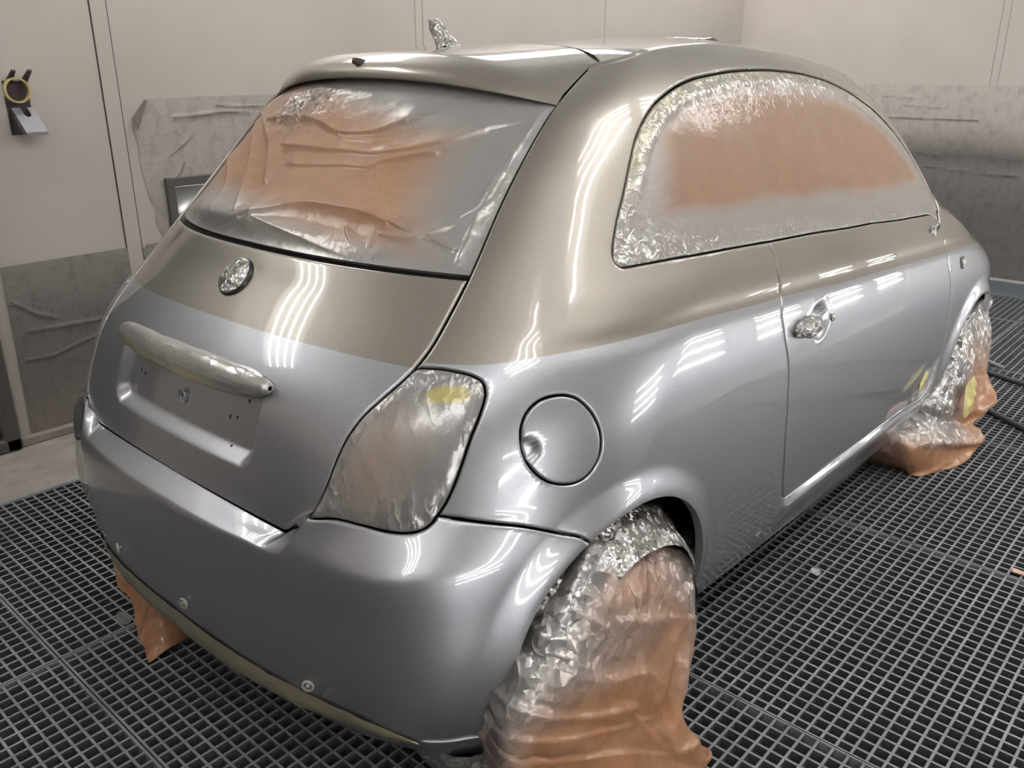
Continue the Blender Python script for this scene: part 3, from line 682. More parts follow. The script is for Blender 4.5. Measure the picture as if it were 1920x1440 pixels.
# fluorescent fixtures along both upper edges
tube_m=bpy.data.materials.new('fluorescent_tube'); tube_m.use_nodes=True; nt=tube_m.node_tree; nt.nodes.clear(); o_=nt.nodes.new('ShaderNodeOutputMaterial'); e_=nt.nodes.new('ShaderNodeEmission'); e_.inputs[0].default_value=(1,.985,.965,1); e_.inputs[1].default_value=TUBE; nt.links.new(e_.outputs[0],o_.inputs[0])
white=M('fixture_white',(.8,.8,.79),.4)
def fixture(x,side,L=1.25):
    y0=YL-.015 if side>0 else YR+.015; wn='left' if side>0 else 'right'
    root=empty('ceiling_light',(x,y0,2.5),'white four-tube fluorescent fixture angled along the top of the %s wall'%wn,'light','fluorescent fixtures at the top of the %s wall'%wn)
    h=MB(); n=np.array([0,-side*.7071,-.7071]); a=np.array([0,-side*.7071,.7071]); o=np.array([x,y0-side*.06,2.60])+a*.27
    def pt(dx,s,d): return o+np.array([dx,0,0])+a*s+n*d
    H=L/2+.06
    V=[pt(dx,s,d) for dx in(-H,H) for s in(-.26,.26) for d in(-.05,.0)]
    h.add(V,[(0,1,3,2),(4,6,7,5),(0,4,5,1),(2,3,7,6),(0,2,6,4),(1,5,7,3)])
    for s in(-.26,.26): h.add([pt(dx,s+e,d) for dx in(-H,H) for e in(-.008,.008) for d in(0,.06)],[(0,1,3,2),(4,6,7,5),(0,4,5,1),(2,3,7,6),(0,2,6,4),(1,5,7,3)])
    h.build('housing',[white],root)
    for s in(-.165,-.055,.055,.165):
        t=MB(); t.tube([pt(-L/2,s,.035),pt(L/2,s,.035)],.013,8); t.build('tube',[tube_m],root,True)
def low_fixture(x0,side):
    """recessed square light box at waist height: grey frame, four short tubes"""
    y0=YL if side>0 else YR; wn='left' if side>0 else 'right'; d=-side; H=.66
    root=empty('wall_light',(x0+H/2,y0,.31),'dark grey framed light box in the left wall, partly hidden by the rear window','light') if side>0 and abs(x0-1.02)<.01 else empty('wall_light',(x0+H/2,y0,.31),'grey framed square light box low in the %s wall, outside the photo'%wn,'light','low light boxes along the %s wall'%wn)
    z0,z1,fr=.305,.965,.04; m=MB()
    def bx(xa,xb,za,zb,ya,yb): 
        p,q=sorted((y0+d*ya,y0+d*yb)); m.box((xa,p,za),(xb,q,zb),bev=.003)
    bx(x0,x0+H,z1-fr,z1,-.002,.022); bx(x0,x0+H,z0,z0+fr,-.002,.022); bx(x0,x0+fr,z0+fr,z1-fr,-.002,.022); bx(x0+H-fr,x0+H,z0+fr,z1-fr,-.002,.022)
    m.build('frame',[M_frame],root)
    m=MB(); p,q=sorted((y0+d*.001,y0+d*.004)); m.box((x0+fr,p,z0+fr),(x0+H-fr,q,z1-fr)); m.build('reflector',[M_refl if side>0 else white],root)
    for k in range(4):
        z=z0+.135+.13*k; t=MB(); t.tube([(x0+.065,y0+d*.018,z),(x0+H-.065,y0+d*.018,z)],.0125,8); t.build('tube',[tube_m],root,True)
M_refl=M('dark_reflector',(.10,.10,.098),.5)  # left reflectors darkened; right ones white, to brighten the car's flank
M_frame=M('fixture_frame',lin((88,84,80)),.5)
for sd_,xx in((-1,((-1.85,1.25),(-1.0,.6),(-.10,.6),(1.32,1.2),(2.95,1.25),(4.55,1.25))),(1,((-.80,1.25),(1.4,1.25),(3.3,1.25),(5.0,1.25)))):  # rearmost right fixture is an unseen addition that brightens the car's rear
    for x,l_ in xx: fixture(x,sd_,l_)
for x in(-.45,1.36,2.40,3.32,4.32,5.19): low_fixture(x,-1)
for x in(1.02,2.7,4.4): low_fixture(x,1)
# ------------------------------------------------------------ control nets of the draped covers (x,y,z)
NET_R=[[[0.681, -0.62, 0.434], [0.743, -0.62, 0.433], [0.8, -0.62, 0.426], [0.87, -0.62, 0.397], [0.956, -0.62, 0.351], [1.031, -0.62, 0.28], [1.114, -0.62, 0.19]], [[0.448, -0.76, 0.555], [0.515, -0.76, 0.53], [0.579, -0.76, 0.5], [0.649, -0.76, 0.461], [0.724, -0.76, 0.422], [0.776, -0.76, 0.393], [0.815, -0.76, 0.371]], [[0.38, -0.775, 0.536], [0.422, -0.79, 0.532], [0.478, -0.8, 0.527], [0.555, -0.8, 0.501], [0.639, -0.8, 0.464], [0.707, -0.8, 0.421], [0.758, -0.8, 0.35]], [[0.306, -0.78, 0.495], [0.336, -0.81, 0.502], [0.381, -0.83, 0.505], [0.458, -0.835, 0.482], [0.551, -0.835, 0.436], [0.648, -0.83, 0.372], [0.733, -0.82, 0.3]], [[0.251, -0.785, 0.46], [0.286, -0.815, 0.464], [0.334, -0.84, 0.458], [0.421, -0.845, 0.431], [0.527, -0.845, 0.379], [0.631, -0.84, 0.322], [0.742, -0.825, 0.251]], [[0.209, -0.785, 0.413], [0.248, -0.82, 0.412], [0.301, -0.845, 0.403], [0.394, -0.85, 0.36], [0.498, -0.85, 0.309], [0.599, -0.85, 0.261], [0.677, -0.85, 0.211]], [[0.177, -0.785, 0.373], [0.216, -0.825, 0.371], [0.274, -0.85, 0.353], [0.365, -0.855, 0.308], [0.46, -0.86, 0.261], [0.559, -0.86, 0.21], [0.638, -0.865, 0.164]], [[0.16, -0.78, 0.339], [0.195, -0.825, 0.333], [0.259, -0.85, 0.306], [0.349, -0.86, 0.257], [0.444, -0.865, 0.202], [0.534, -0.87, 0.156], [0.598, -0.88, 0.125]], [[0.151, -0.79, 0.29], [0.184, -0.83, 0.287], [0.248, -0.86, 0.262], [0.345, -0.87, 0.205], [0.44, -0.88, 0.155], [0.529, -0.89, 0.12], [0.612, -0.905, 0.073]], [[0.147, -0.799, 0.25], [0.186, -0.834, 0.24], [0.253, -0.862, 0.21], [0.334, -0.884, 0.17], [0.427, -0.896, 0.12], [0.536, -0.909, 0.06], [0.633, -0.929, 0.012]], [[0.165, -0.86, 0.003], [0.248, -0.9, 0.003], [0.332, -0.93, 0.003], [0.415, -0.95, 0.003], [0.498, -0.95, 0.003], [0.582, -0.94, 0.003], [0.665, -0.925, 0.003]]]
SPR_R=[[1, 1, 1, 1, 1, 1, 1], [1, 1, 1, 1, 1, 1, 1], [1, 0.95, 0.75, 0.6, 0.6, 0.8, 1], [1, 1, 0.5, 0.22, 0.3, 0.5, 0.9], [1, 0.95, 0.6, 0.45, 0.3, 0.2, 0.6], [1, 0.85, 0.7, 0.4, 0.15, 0.1, 0.35], [1, 0.6, 0.2, 0.05, 0.05, 0.05, 0.3], [0.9, 0.3, 0.02, 0, 0, 0, 0.1], [0.6, 0.05, 0, 0, 0, 0, 0], [0.5, 0.02, 0, 0, 0, 0, 0], [0.3, 0, 0, 0, 0, 0, 0]]
NET_F=[[[3.107, -0.74, 0.528], [3.133, -0.74, 0.523], [3.163, -0.74, 0.513], [3.198, -0.74, 0.497], [3.234, -0.74, 0.479]], [[2.845, -0.77, 0.532], [2.912, -0.77, 0.517], [2.966, -0.77, 0.5], [3.011, -0.77, 0.488], [3.06, -0.77, 0.471]], [[2.692, -0.79, 0.53], [2.766, -0.79, 0.508], [2.856, -0.79, 0.487], [2.93, -0.79, 0.473], [3.011, -0.79, 0.452]], [[2.659, -0.79, 0.487], [2.71, -0.8, 0.47], [2.756, -0.81, 0.462], [2.875, -0.81, 0.442], [3.015, -0.8, 0.411]], [[2.631, -0.79, 0.447], [2.644, -0.81, 0.425], [2.725, -0.82, 0.393], [2.863, -0.82, 0.375], [3.02, -0.81, 0.358]], [[2.538, -0.79, 0.373], [2.56, -0.82, 0.367], [2.664, -0.83, 0.335], [2.834, -0.83, 0.279], [3.008, -0.82, 0.248]], [[2.491, -0.79, 0.319], [2.541, -0.82, 0.301], [2.581, -0.84, 0.31], [2.795, -0.84, 0.264], [3.029, -0.83, 0.219]], [[2.464, -0.784, 0.28], [2.517, -0.821, 0.26], [2.627, -0.84, 0.24], [2.811, -0.857, 0.2], [2.93, -0.89, 0.17]], [[2.447, -0.787, 0.24], [2.48, -0.826, 0.22], [2.595, -0.843, 0.19], [2.734, -0.871, 0.16], [2.87, -0.891, 0.14]], [[2.449, -0.78, 0.2], [2.498, -0.816, 0.18], [2.599, -0.836, 0.15], [2.698, -0.85, 0.12], [2.742, -0.865, 0.11]], [[2.355, -0.774, 0.19], [2.436, -0.825, 0.16], [2.538, -0.857, 0.13], [2.669, -0.875, 0.1], [2.749, -0.899, 0.09]], [[2.226, -0.758, 0.19], [2.308, -0.81, 0.16], [2.447, -0.865, 0.12], [2.612, -0.899, 0.075], [2.746, -0.919, 0.06]], [[2.193, -0.739, 0.17], [2.235, -0.803, 0.15], [2.433, -0.841, 0.09], [2.588, -0.883, 0.05], [2.718, -0.912, 0.035]], [[2.235, -0.748, 0.1], [2.301, -0.8, 0.07], [2.438, -0.842, 0.035], [2.52, -0.873, 0.02], [2.617, -0.894, 0.008]], [[2.367, -0.737, 0.003], [2.354, -0.776, 0.003], [2.359, -0.812, 0.003], [2.438, -0.847, 0.003], [2.554, -0.877, 0.003]]]
SPR_F=[[1, 1, 1, 1, 1], [1, 1, 1, 1, 1], [1, 1, 1, 1, 1], [1, 1, 0.9, 0.8, 0.9], [1, 0.9, 0.6, 0.5, 0.7], [1, 1, 0.8, 0.15, 0.2], [1, 1, 0.8, 0, 0.1], [1, 1, 0.3, 0, 0], [1, 1, 0.4, 0, 0], [1, 0.9, 0.6, 0, 0], [0.9, 0.8, 0.8, 0.4, 0], [0.7, 0.6, 0.6, 0.2, 0], [0.3, 0.15, 0.1, 0, 0], [0.15, 0, 0, 0, 0], [0, 0, 0, 0, 0]]
FOLD_R=[[[0.462, 0.414], [0.573, 0.355], [0.69, 0.293]], [[0.647, 0.311], [0.591, 0.268], [0.525, 0.188], [0.527, 0.131], [0.54, 0.075]], [[0.155, 0.376], [0.312, 0.29], [0.436, 0.239]], [[0.239, 0.423], [0.371, 0.33], [0.48, 0.288], [0.536, 0.226]], [[0.166, 0.314], [0.314, 0.253], [0.505, 0.17]], [[0.416, 0.247], [0.47, 0.163], [0.528, 0.083]], [[0.178, 0.267], [0.348, 0.187], [0.528, 0.078]], [[0.54, 0.075], [0.649, 0.044], [0.729, -0.049]], [[0.289, 0.533], [0.335, 0.535], [0.416, 0.574]], [[0.193, 0.552], [0.169, 0.488], [0.125, 0.404]], [[0.273, 0.534], [0.326, 0.482], [0.37, 0.441]], [[0.216, 0.469], [0.282, 0.452], [0.296, 0.389]]]
HOLES=[[0.214, 0.801], [0.208, 0.767], [0.186, 0.764], [0.241, 0.709], [-0.209, 0.798], [-0.162, 0.759], [-0.184, 0.762], [-0.182, 0.707]]
HOLE_C=[0.008, 0.761]
CLIPS=[[0.434, 0.382], [-0.238, 0.374], [-1.0, 0.324]]
# ------------------------------------------------------------ draped wheel covers
def upsample(net,n):
    net=np.asarray(net,float); sh=net.ndim==2
    if sh: net=net[...,None]
    R=np.stack([catmull(net[:,j],False,n) for j in range(net.shape[1])],1)
    Q=np.stack([catmull(R[i],False,n) for i in range(len(R))],0)
    return Q[...,0] if sh else Q
def grid_normals(P):
    du=np.gradient(P,axis=0); dv=np.gradient(P,axis=1); n=np.cross(du,dv); return n/(np.linalg.norm(n,axis=-1)[...,None]+1e-12)
def sheet(name,net,spr,mat,parent,n=14,amp=(.010,.004),fr=(5,16),folds=None,seed=0,tuck=(.03,.16),tape=None,crisp=None,flip=False,taper=None):
    net=np.array(net,float); spr=np.array(spr,float)
    # turn both side edges inwards so the cover closes round the wheel
    L=net[:,0].copy(); R=net[:,-1].copy(); L[:,1]+=tuck[1]; L[:,0]+=-tuck[0]; R[:,1]+=tuck[1]; R[:,0]+=tuck[0]*.6
    net=np.concatenate([L[:,None],net,R[:,None]],1); spr=np.concatenate([spr[:,:1],spr,spr[:,-1:]],1)
    P=upsample(net,n); s=np.clip(upsample(spr,n),0,1); N=grid_normals(P)
    if np.mean(N[...,1])>0: N=-N
    D=amp[0]*crumple(P*[1,.8,.8],fr[0],seed,.6)+amp[1]*crumple(P,fr[1],seed+7,.5)
    if folds: D=D+fold_field(P[...,[0,2]].reshape(-1,2),folds,np.array([1.,1.])).reshape(D.shape)
    k=np.clip(np.minimum.reduce([np.arange(P.shape[0])[:,None]+0*D,P.shape[0]-1-np.arange(P.shape[0])[:,None]+0*D])/6.,0,1)
    P=P+N*(D*(.35+.65*k))[...,None]; P[...,2]=np.maximum(P[...,2],.002)
    a,b=P.shape[:2]; I=np.arange(a*b).reshape(a,b); F=np.stack([I[:-1,:-1],I[1:,:-1],I[1:,1:],I[:-1,1:]],-1).reshape(-1,4)
    Q=P.reshape(-1,3); at=dict(spray=s.ravel(),tape=np.zeros(len(Q)) if tape is None else tape(Q),crisp=(np.clip(.15+.9*s.ravel(),0,1) if crisp is None else crisp(Q,s.ravel())))
    return mesh_obj(name,Q,F,mat,parent,True,None,at)
rw=empty('wheel_cover',(.45,-.78,0),'brown paper and silver-dusted film cover draped over the rear wheel nearest the camera','wheel cover','masking covers over the wheels')
fR=[(.030,FOLD_R[0]),(.034,FOLD_R[1]),(.026,FOLD_R[2]),(.028,FOLD_R[3]),(.024,FOLD_R[4]),(.028,FOLD_R[5]),(.026,FOLD_R[6]),(.030,FOLD_R[7]),(.020,FOLD_R[8]),(.018,FOLD_R[9]),(.018,FOLD_R[10]),(.02,FOLD_R[11])]
sheet('cover_sheet',NET_R,SPR_R,cover_paper,rw,13,(.020,.007),(6,15),fR,3,(-.05,.12))
# crumpled film tucked behind the sheet, up in the arch
def arch_film(cx,cz,R,t0,t1,y0,y1,parent,seed,mat=foil):
    T=np.linspace(t0,t1,70); Y=np.linspace(0,1,22); P=[]
    for t in T:
        row=[]
        for k in Y:
            r=R-.012-.085*k**1.2; row.append((cx+r*math.cos(t),y0+(y1-y0)*k**.8,cz+r*math.sin(t)))
        P.append(row)
    P=np.array(P); N=grid_normals(P); P=P+N*(.022*crumple(P,9,seed,.6)+.008*crumple(P,26,seed+3))[...,None]
    m=MB(); m.grid(P); return m.build('arch_film',[mat],parent,True)
def tread_film(cx,cz,R,t0,t1,parent,seed,y0=-.56,y1=-.80):
    """silver-dusted film pulled over the top of the tyre"""
    T=np.linspace(t0,t1,90); Y=np.linspace(0,1,30); P=np.array([[(cx+(R-.06*max(0,k-.7)/.3)*math.cos(t),y0+(y1-y0)*k,cz+(R-.06*max(0,k-.7)/.3)*math.sin(t)) for k in Y] for t in T])
    N=grid_normals(P); N=np.where((N[...,2:3]<0),-N,N); P=P+N*(.026*crumple(P,9,seed,.6)+.009*crumple(P,24,seed+3))[...,None]; m=MB(); m.grid(P); return m.build('tread_film',[foil],parent,True)
tread_film(.505,.290,.293,math.radians(-5),math.radians(150),rw,5,-.56,-.83)
arch_film(.505,.315,.296,math.radians(2),math.radians(40),-.55,-.70,rw,8)
arch_film(.505,.315,.312,math.radians(112),math.radians(196),-.58,-.745,rw,9)
# little foil tag at the bumper end and film under the bumper corner
def foil_blob(name,c,r,parent,seed,mat=foil,amp=.35,n=24,tip=None):
    u=np.linspace(0,2*math.pi,n*2,endpoint=False); v=np.linspace(-math.pi/2,math.pi/2,n); V=[]
    for b_ in v:
        for a_ in u: V.append((math.cos(b_)*math.cos(a_),math.cos(b_)*math.sin(a_),math.sin(b_)))
    V=np.array(V); d=1+amp*(crumple(V,1.6,seed,.6)*1.2+.5*crumple(V,4,seed+5)); P=V*d[:,None]*np.asarray(r)
    if tip is not None: P=P+np.maximum(V[:,2:3],0)**2*np.asarray(tip)
    P=P+np.asarray(c); w2=n*2; F=[]
    for i in range(n-1):
        for j in range(w2): F.append((i*w2+j,i*w2+(j+1)%w2,(i+1)*w2+(j+1)%w2,(i+1)*w2+j))
    o=mesh_obj(name,P,F,mat,parent,True); return o
foil_blob('film_tag',(.186,-.742,.272),(.018,.022,.05),rw,41,amp=.8)
m=MB(); U=np.linspace(0,1,40); Vv=np.linspace(0,1,14)
A=np.array([(.13,-.56,.19),(.15,-.63,.18),(.17,-.69,.19),(.20,-.73,.22)]); B=np.array([(.20,-.56,.02),(.21,-.64,.02),(.22,-.70,.03),(.24,-.74,.05)])
Ac,Bc=catmull(A,False,13)[:40],catmull(B,False,13)[:40]; P=Ac[:,None]+(Bc-Ac)[:,None]*np.linspace(0,1,20)[None,:,None]; P=P+grid_normals(P)*(.03*crumple(P,8,44,.6)+.008*crumple(P,24,45))[...,None]
m.grid(P); m.build('film_flap',[foil],rw,True)
fw_=empty('wheel_cover',(2.75,-.78,0),'brown paper cover with yellow tape bunched around the front wheel','wheel cover','masking covers over the wheels')
sheet('cover_sheet',NET_F,SPR_F,cover_paper,fw_,12,(.022,.008),(7,17),None,23,(.03,.2))
tread_film(2.805,.285,.285,math.radians(60),math.radians(190),fw_,15,-.56,-.78)
def tape_patch(name,pts,parent,mat,th=.004,seed=0):
    """small irregular patch from a ring of points, slightly domed and crinkled"""
    R=catmull(np.array(pts,float),True,5); c=R.mean(0); n=len(R); rings=[R]; V=[R]
    nr=7
    allP=[R]
    nrm_=np.cross(R[n//3]-R[0],R[2*n//3]-R[0]); nrm_/=np.linalg.norm(nrm_)
    if nrm_[1]>0: nrm_=-nrm_
    for k in range(1,nr): 
        t=k/(nr-1)*.999; Q=R+(c-R)*t; Q=Q+nrm_*(th*math.sin(t*math.pi/2)+th*2.2*crumple(Q,34,seed)[:,None]); allP.append(Q)
    V=np.concatenate(allP); F=[]
    for k in range(nr-1):
        for j in range(n): F.append((k*n+j,k*n+(j+1)%n,(k+1)*n+(j+1)%n,(k+1)*n+j))
    return mesh_obj(name,V,F,mat,parent,True)
tape_patch('yellow_tape_patch',[(2.585,-.858,.300),(2.60,-.866,.325),(2.628,-.869,.328),(2.640,-.876,.29),(2.615,-.880,.25),(2.610,-.882,.205),(2.575,-.878,.180),(2.545,-.874,.215)],fw_,tape_m,.014,3)
# paper from the far rear wheel, lying under the bumper
lw=empty('wheel_cover',(.15,.55,0),'crumpled brown paper hanging below the far left end of the rear bumper','wheel cover','masking covers over the wheels')
net=[[(.11,.70,.16),(.20,.62,.20),(.30,.55,.20)],[(.075,.60,.095),(.15,.54,.15),(.28,.48,.16)],[(.055,.53,.075),(.12,.48,.12),(.24,.43,.12)],[(.060,.475,.055),(.11,.42,.07),(.20,.38,.08)],[(.040,.425,.018),(.10,.37,.075),(.18,.33,.07)],[(.018,.35,.012),(.075,.32,.055),(.15,.30,.035)],[(-.008,.262,.003),(.05,.266,.012),(.13,.285,.004)]]
P=upsample(net,12); N=grid_normals(P); P=P+N*(.030*crumple(P,8,51,.6)+.008*crumple(P,22,52))[...,None]; P[...,2]=np.maximum(P[...,2],.003)
a_,b_=P.shape[:2]; I=np.arange(a_*b_).reshape(a_,b_); F=np.stack([I[:-1,:-1],I[1:,:-1],I[1:,1:],I[:-1,1:]],-1).reshape(-1,4); Q=P.reshape(-1,3)
mesh_obj('cover_sheet',Q,F,cover_paper,lw,True,None,dict(spray=np.clip(.85*sstep(.085,.12,Q[:,2])*(Q[:,0]<.12),0,1),tape=np.zeros(len(Q)),crisp=np.full(len(Q),.2)))
# ------------------------------------------------------------ small masked fittings on the car
def sub(name,mb,mats,parent,smooth=True):
    o=mb.build(name,mats,parent,smooth,origin=(1.77,0,0)); o.location=(0,0,0) if parent is not car else (0,0,0); return o
# number plate lamp bar, wrapped
n=90; yy=.288*np.sin(np.linspace(-math.pi/2,math.pi/2,n)); P=[]
for y in yy:
    e=(1-min(1,abs(y)/.2885)**9)**.5; s_=y/float(SY(.848)); c=F3(s_,2.97,False); c=np.array([c[0]-.010,y,.846])
    P.append([c+np.array([-.026*e*math.cos(t),0,.035*e*(1-.25*(abs(y)/.288)**2)*math.sin(t)]) for t in np.linspace(0,2*math.pi,25)])
P=np.array(P); N=P-P.mean(1,keepdims=True); N/=np.linalg.norm(N,axis=-1)[...,None]+1e-9
P=P+N*(.006*crumple(P*[1,.5,1],14,81,.6)+.002*crumple(P,45,83))[...,None]
a_,b_=P.shape[:2]; I=np.arange(a_*b_).reshape(a_,b_); F=np.stack([I[:-1,:-1],I[1:,:-1],I[1:,1:],I[:-1,1:]],-1).reshape(-1,4); Q=P.reshape(-1,3)
nn=vnoise(Q,18,85)
o=mesh_obj('plate_lamp_bar',Q,F,bar_film,tailgate,True,None,dict(spray=np.full(len(Q),.95),tape=np.clip((.838-Q[:,2])/.012+1.2*(nn-.5)-.5,0,1)*.75*sstep(.29,.2,np.abs(Q[:,1])) if False else np.clip((.846-Q[:,2])/.014+1.6*(nn-.5),0,1)*.9*(1-sstep(.14,.24,np.abs(Q[:,1]-.03))),crisp=np.clip(.22+.9*sstep(.2,.28,np.abs(Q[:,1])),0,1)),origin=(1.77,0,0)); o.location=(0,0,0)
# round emblem under film
c=F3(-.005,5.0,False); nrm_=np.array([-.745,0,.667]); ex=np.array([0,1.,0]); ez=np.cross(nrm_,ex); ez=ez if ez[2]>0 else -ez
def disc(r0,h,dome,nr,seed,amp,name,mat):
    V=[];F=[];q=48
    prof=[(r0,-.004),(r0,h*.6),(r0*.95,h)]+[(r0*.95*(1-k/nr),h+dome*(1-(1-k/nr)**2)) for k in range(1,nr)]
    for r_,d_ in prof:
        for j in range(q): t=2*math.pi*j/q; V.append(c+r_*(math.cos(t)*ex+math.sin(t)*ez)+nrm_*d_)
    V=np.array(V)
    if amp: V=V+nrm_*(amp*crumple(V,34,seed,.6)+amp*.5*crumple(V,80,seed+1))[:,None]*np.repeat(np.clip(np.arange(len(prof))-1,0,1),q)[:,None]
    for k in range(len(prof)-1):
        for j in range(q): F.append((k*q+j,k*q+(j+1)%q,(k+1)*q+(j+1)%q,(k+1)*q+j))
    F.append(tuple((len(prof)-1)*q+j for j in range(q)))
    o=mesh_obj(name,V,F,mat,tailgate,True,origin=(1.77,0,0)); o.location=(0,0,0); return o
emb=disc(.0455,.008,.0,6,0,0,'emblem_base',M('dark_ring',(.05,.05,.05),.3,.6))
disc(.0425,.012,.005,14,91,.006,'emblem_film',foil)
# round dimple and slots of the number plate panel
dark=M('slot_dark',(.01,.01,.01),.8)
for (y,z) in HOLES:
    s_=y/float(SY(z)); w_=float(np.interp(z,TZC(np.arange(0,5,.05)),np.arange(0,5,.05))); x=float(F3(s_,w_)[0]); m=MB(); 
    m.box((x-.0016,y-.0022,z-.006),(x+.004,y+.0022,z+.006),bev=.0015); sub('mounting_slot',m,[dark],tailgate)
y,z=HOLE_C; x=float(F3(y/float(SY(z)),float(np.interp(z,TZC(np.arange(0,5,.05)),np.arange(0,5,.05))))[0]); m=MB(); m.tube([(x-.0028+.0028*math.cos(t)*0,y+.0125*math.cos(t),z+.0145*math.sin(t)) for t in np.linspace(0,2*math.pi,28,endpoint=False)],.0022,8,closed=True); sub('plate_dimple',m,[silver],tailgate)
xw=np.linspace(1.80,1.87,8); sw=np.linspace(-.30,.93,120); g=np.stack([RF(sw,x,-.004-.008*math.sin(math.pi*i/7)) for i,x in enumerate(xw)]); g=g+np.array([0,0,1.])*(.010*crumple(g,16,131)+.004*crumple(g,45,132))[...,None]
m=MB(); m.grid(g,flip=True); m.build('windshield_tape',[foil],car,True)
# spoiler: washer nozzle; roof: masked aerial
m=MB(); a0=np.array([.575,0.004,1.398]); m.tube([a0+np.array([.02,0,.005]),a0,a0+np.array([-.012,.012,.006]),a0+np.array([-.022,.02,.010])],[.008,.010,.009,.006],12); sub('washer_nozzle',m,[M('grubby_nozzle',(.06,.05,.035),.6)],spoiler)
V=[];F=[];q=40; lev=np.linspace(0,1,16)
for k in lev:
    for j in range(q):
        t=2*math.pi*j/q; rx=.042*(1-k)+.016*k; ry=.016*(1-.4*k); V.append((.828-.042*k+rx*math.cos(t),.008*k+ry*math.sin(t),1.438+.062*k))
V=np.array(V); V=V+np.stack([np.cos(np.arange(len(V))*0)*0,0*V[:,0],0*V[:,0]],1)
cc=np.array([.81,0,1.46]); dn=(V-cc); dn/=np.linalg.norm(dn,axis=1)[:,None]; V=V+dn*(.018*crumple(V,28,95,.7)+.006*crumple(V,70,96))[:,None]
for k in range(15):
    for j in range(q): F.append((k*q+j,k*q+(j+1)%q,(k+1)*q+(j+1)%q,(k+1)*q+j))
V=np.concatenate([V,[V[-q:].mean(0)+[0,0,-.012]]])
for j in range(q): F.append((15*q+j,15*q+(j+1)%q,len(V)-1))
mesh_obj('aerial_film',V,F,foil,car,True)
# door: wrapped handle, lock, mirror stump, yellow tape; wing: side marker
def sub_blob(*a,**k):
    o=foil_blob(*a,**k); return o
dr=door_r
def child(o,parent): 
    o.parent=parent; return o
def blob_on(name,c,r,parent,seed,mat=foil,amp=.5):
    o=foil_blob(name,np.array(c)-np.array([1.77,0,0]),r,None,seed,mat,amp); o.parent=parent; return o
blob_on('handle',(1.222,-.800,.812),(.062,.024,.023),dr,101,foil,.42)
blob_on('lock_film',(1.381,-.795,.802),(.010,.004,.010),dr,103,foil,.3)
blob_on('mirror_stump',(2.270,-.744,.885),(.026,.010,.026),dr,105,foil,.5)
m=MB(); m.tube([(2.272+.035*math.cos(t),-.742+.012*math.sin(t)*-1-.002,.886+.033*math.sin(t)) for t in np.linspace(-1.3,2.4,26)],.0035,8); sub('mirror_seal',m,[silver],dr)
tape_patch('yellow_tape_patch',[(2.262,-.7875,.360),(2.268,-.788,.392),(2.30,-.789,.412),(2.322,-.789,.408),(2.326,-.7885,.385),(2.305,-.788,.372),(2.285,-.7875,.352)],car,tape_m,.003,5)
blob_on('side_marker_film',(2.522,-.789,.758),(.016,.008,.022),car,107,foil,.5)
# dust tape along the bumper's lower edge with three plastic clips
Qn=np.linspace(-1.36,1.36,150); Vn=np.linspace(0,1,9); G_=[]
def low(qv,z):
    a=abs(qv)
    if a<=1: P=F2c(qv,z); return np.asarray(P)
    P=F1((a-1)*.85,(z-Z0)/(ZBx(1.393)-Z0)); P=np.array(P); P[1]=P[1]*(-1 if qv>0 else 1); return P
for qv in Qn:
    h=.082*math.sqrt(max(0,1-(qv/1.365)**2)); col=[]
    for k in Vn:
        z=.238+h*k; p=low(qv,z); nrm_=p-np.array([.6,0,p[2]]); nrm_/=np.linalg.norm(nrm_)+1e-9; col.append(p+nrm_*(.0035+.004*math.sin(math.pi*k)))
    G_.append(col)
G_=np.array(G_); Nn=grid_normals(G_); G_=G_+Nn*(.003*crumple(G_,18,111)*(1+2*(np.abs(Qn)>.75))[:,None])[...,None]
m=MB(); m.grid(G_); sub('grille_tape',m,[olive],bumper)
for sg_ in(-1,1):
    pts=[]
    for uu in np.linspace(.32,.80,30):
        p=np.array(F1(uu,(.252-Z0)/(ZBx(1.393)-Z0))); nn_=np.array([p[0]-.6,p[1],0]); nn_/=np.linalg.norm(nn_); p=p+nn_*.001; p[1]*=-1 if sg_>0 else 1; pts.append(p)
    m=MB(); m.tube(pts,.0028,8); sub('bumper_seam',m,[silver],bumper)
for qv,z in CLIPS:
    p=low(qv,z); m=MB(); nrm_=p-np.array([.6,0,p[2]]); nrm_[2]=0; nrm_/=np.linalg.norm(nrm_); tx=np.array([-nrm_[1],nrm_[0],0]); c0=p+nrm_*.008
    m.tube([c0-nrm_*.012,c0+nrm_*.004],.004,10); m.tube([c0+tx*.010*math.cos(t)+np.array([0,0,.010*math.sin(t)]) for t in np.linspace(0,2*math.pi,22,endpoint=False)],.0028,8,closed=True)
    sub('plastic_clip',m,[clear],bumper)
# ------------------------------------------------------------ things on the walls and the floor
trim_m=M('trim_paint',lin((190,183,176)),.5); seam=M('seam_dirt',lin((70,60,52)),.8)
m=MB(); m.box((.826,YL-.004,.0),(.886,YL+.002,ZC_),bev=.001); st(m.build('trim_1',[trim_m]))
def vseam(x=None,y=None,w=.003,name='trim_2'):
    m=MB()
    if x is not None: m.box((x-w/2,YL-.0012,.0),(x+w/2,YL+.002,ZC_))
    else: m.box((XF-.0012,y-w/2,.0),(XF+.002,y+w/2,ZC_))
    return st(m.build(name,[seam]))
vseam(x=.8235,w=.005,name='trim_2'); vseam(x=.8885,w=.003,name='trim_3'); 
grey_seam=M('seam_grey',lin((150,143,137)),.7)
for k,xx in enumerate((2.45,2.50,4.06)):
    o=vseam(x=xx,w=.004,name='trim_%d'%(4+k)); o.data.materials[0]=grey_seam
o=vseam(y=.078,w=.004,name='trim_7'); o.data.materials[0]=grey_seam
o=vseam(y=.03,w=.003,name='trim_8'); o.data.materials[0]=grey_seam
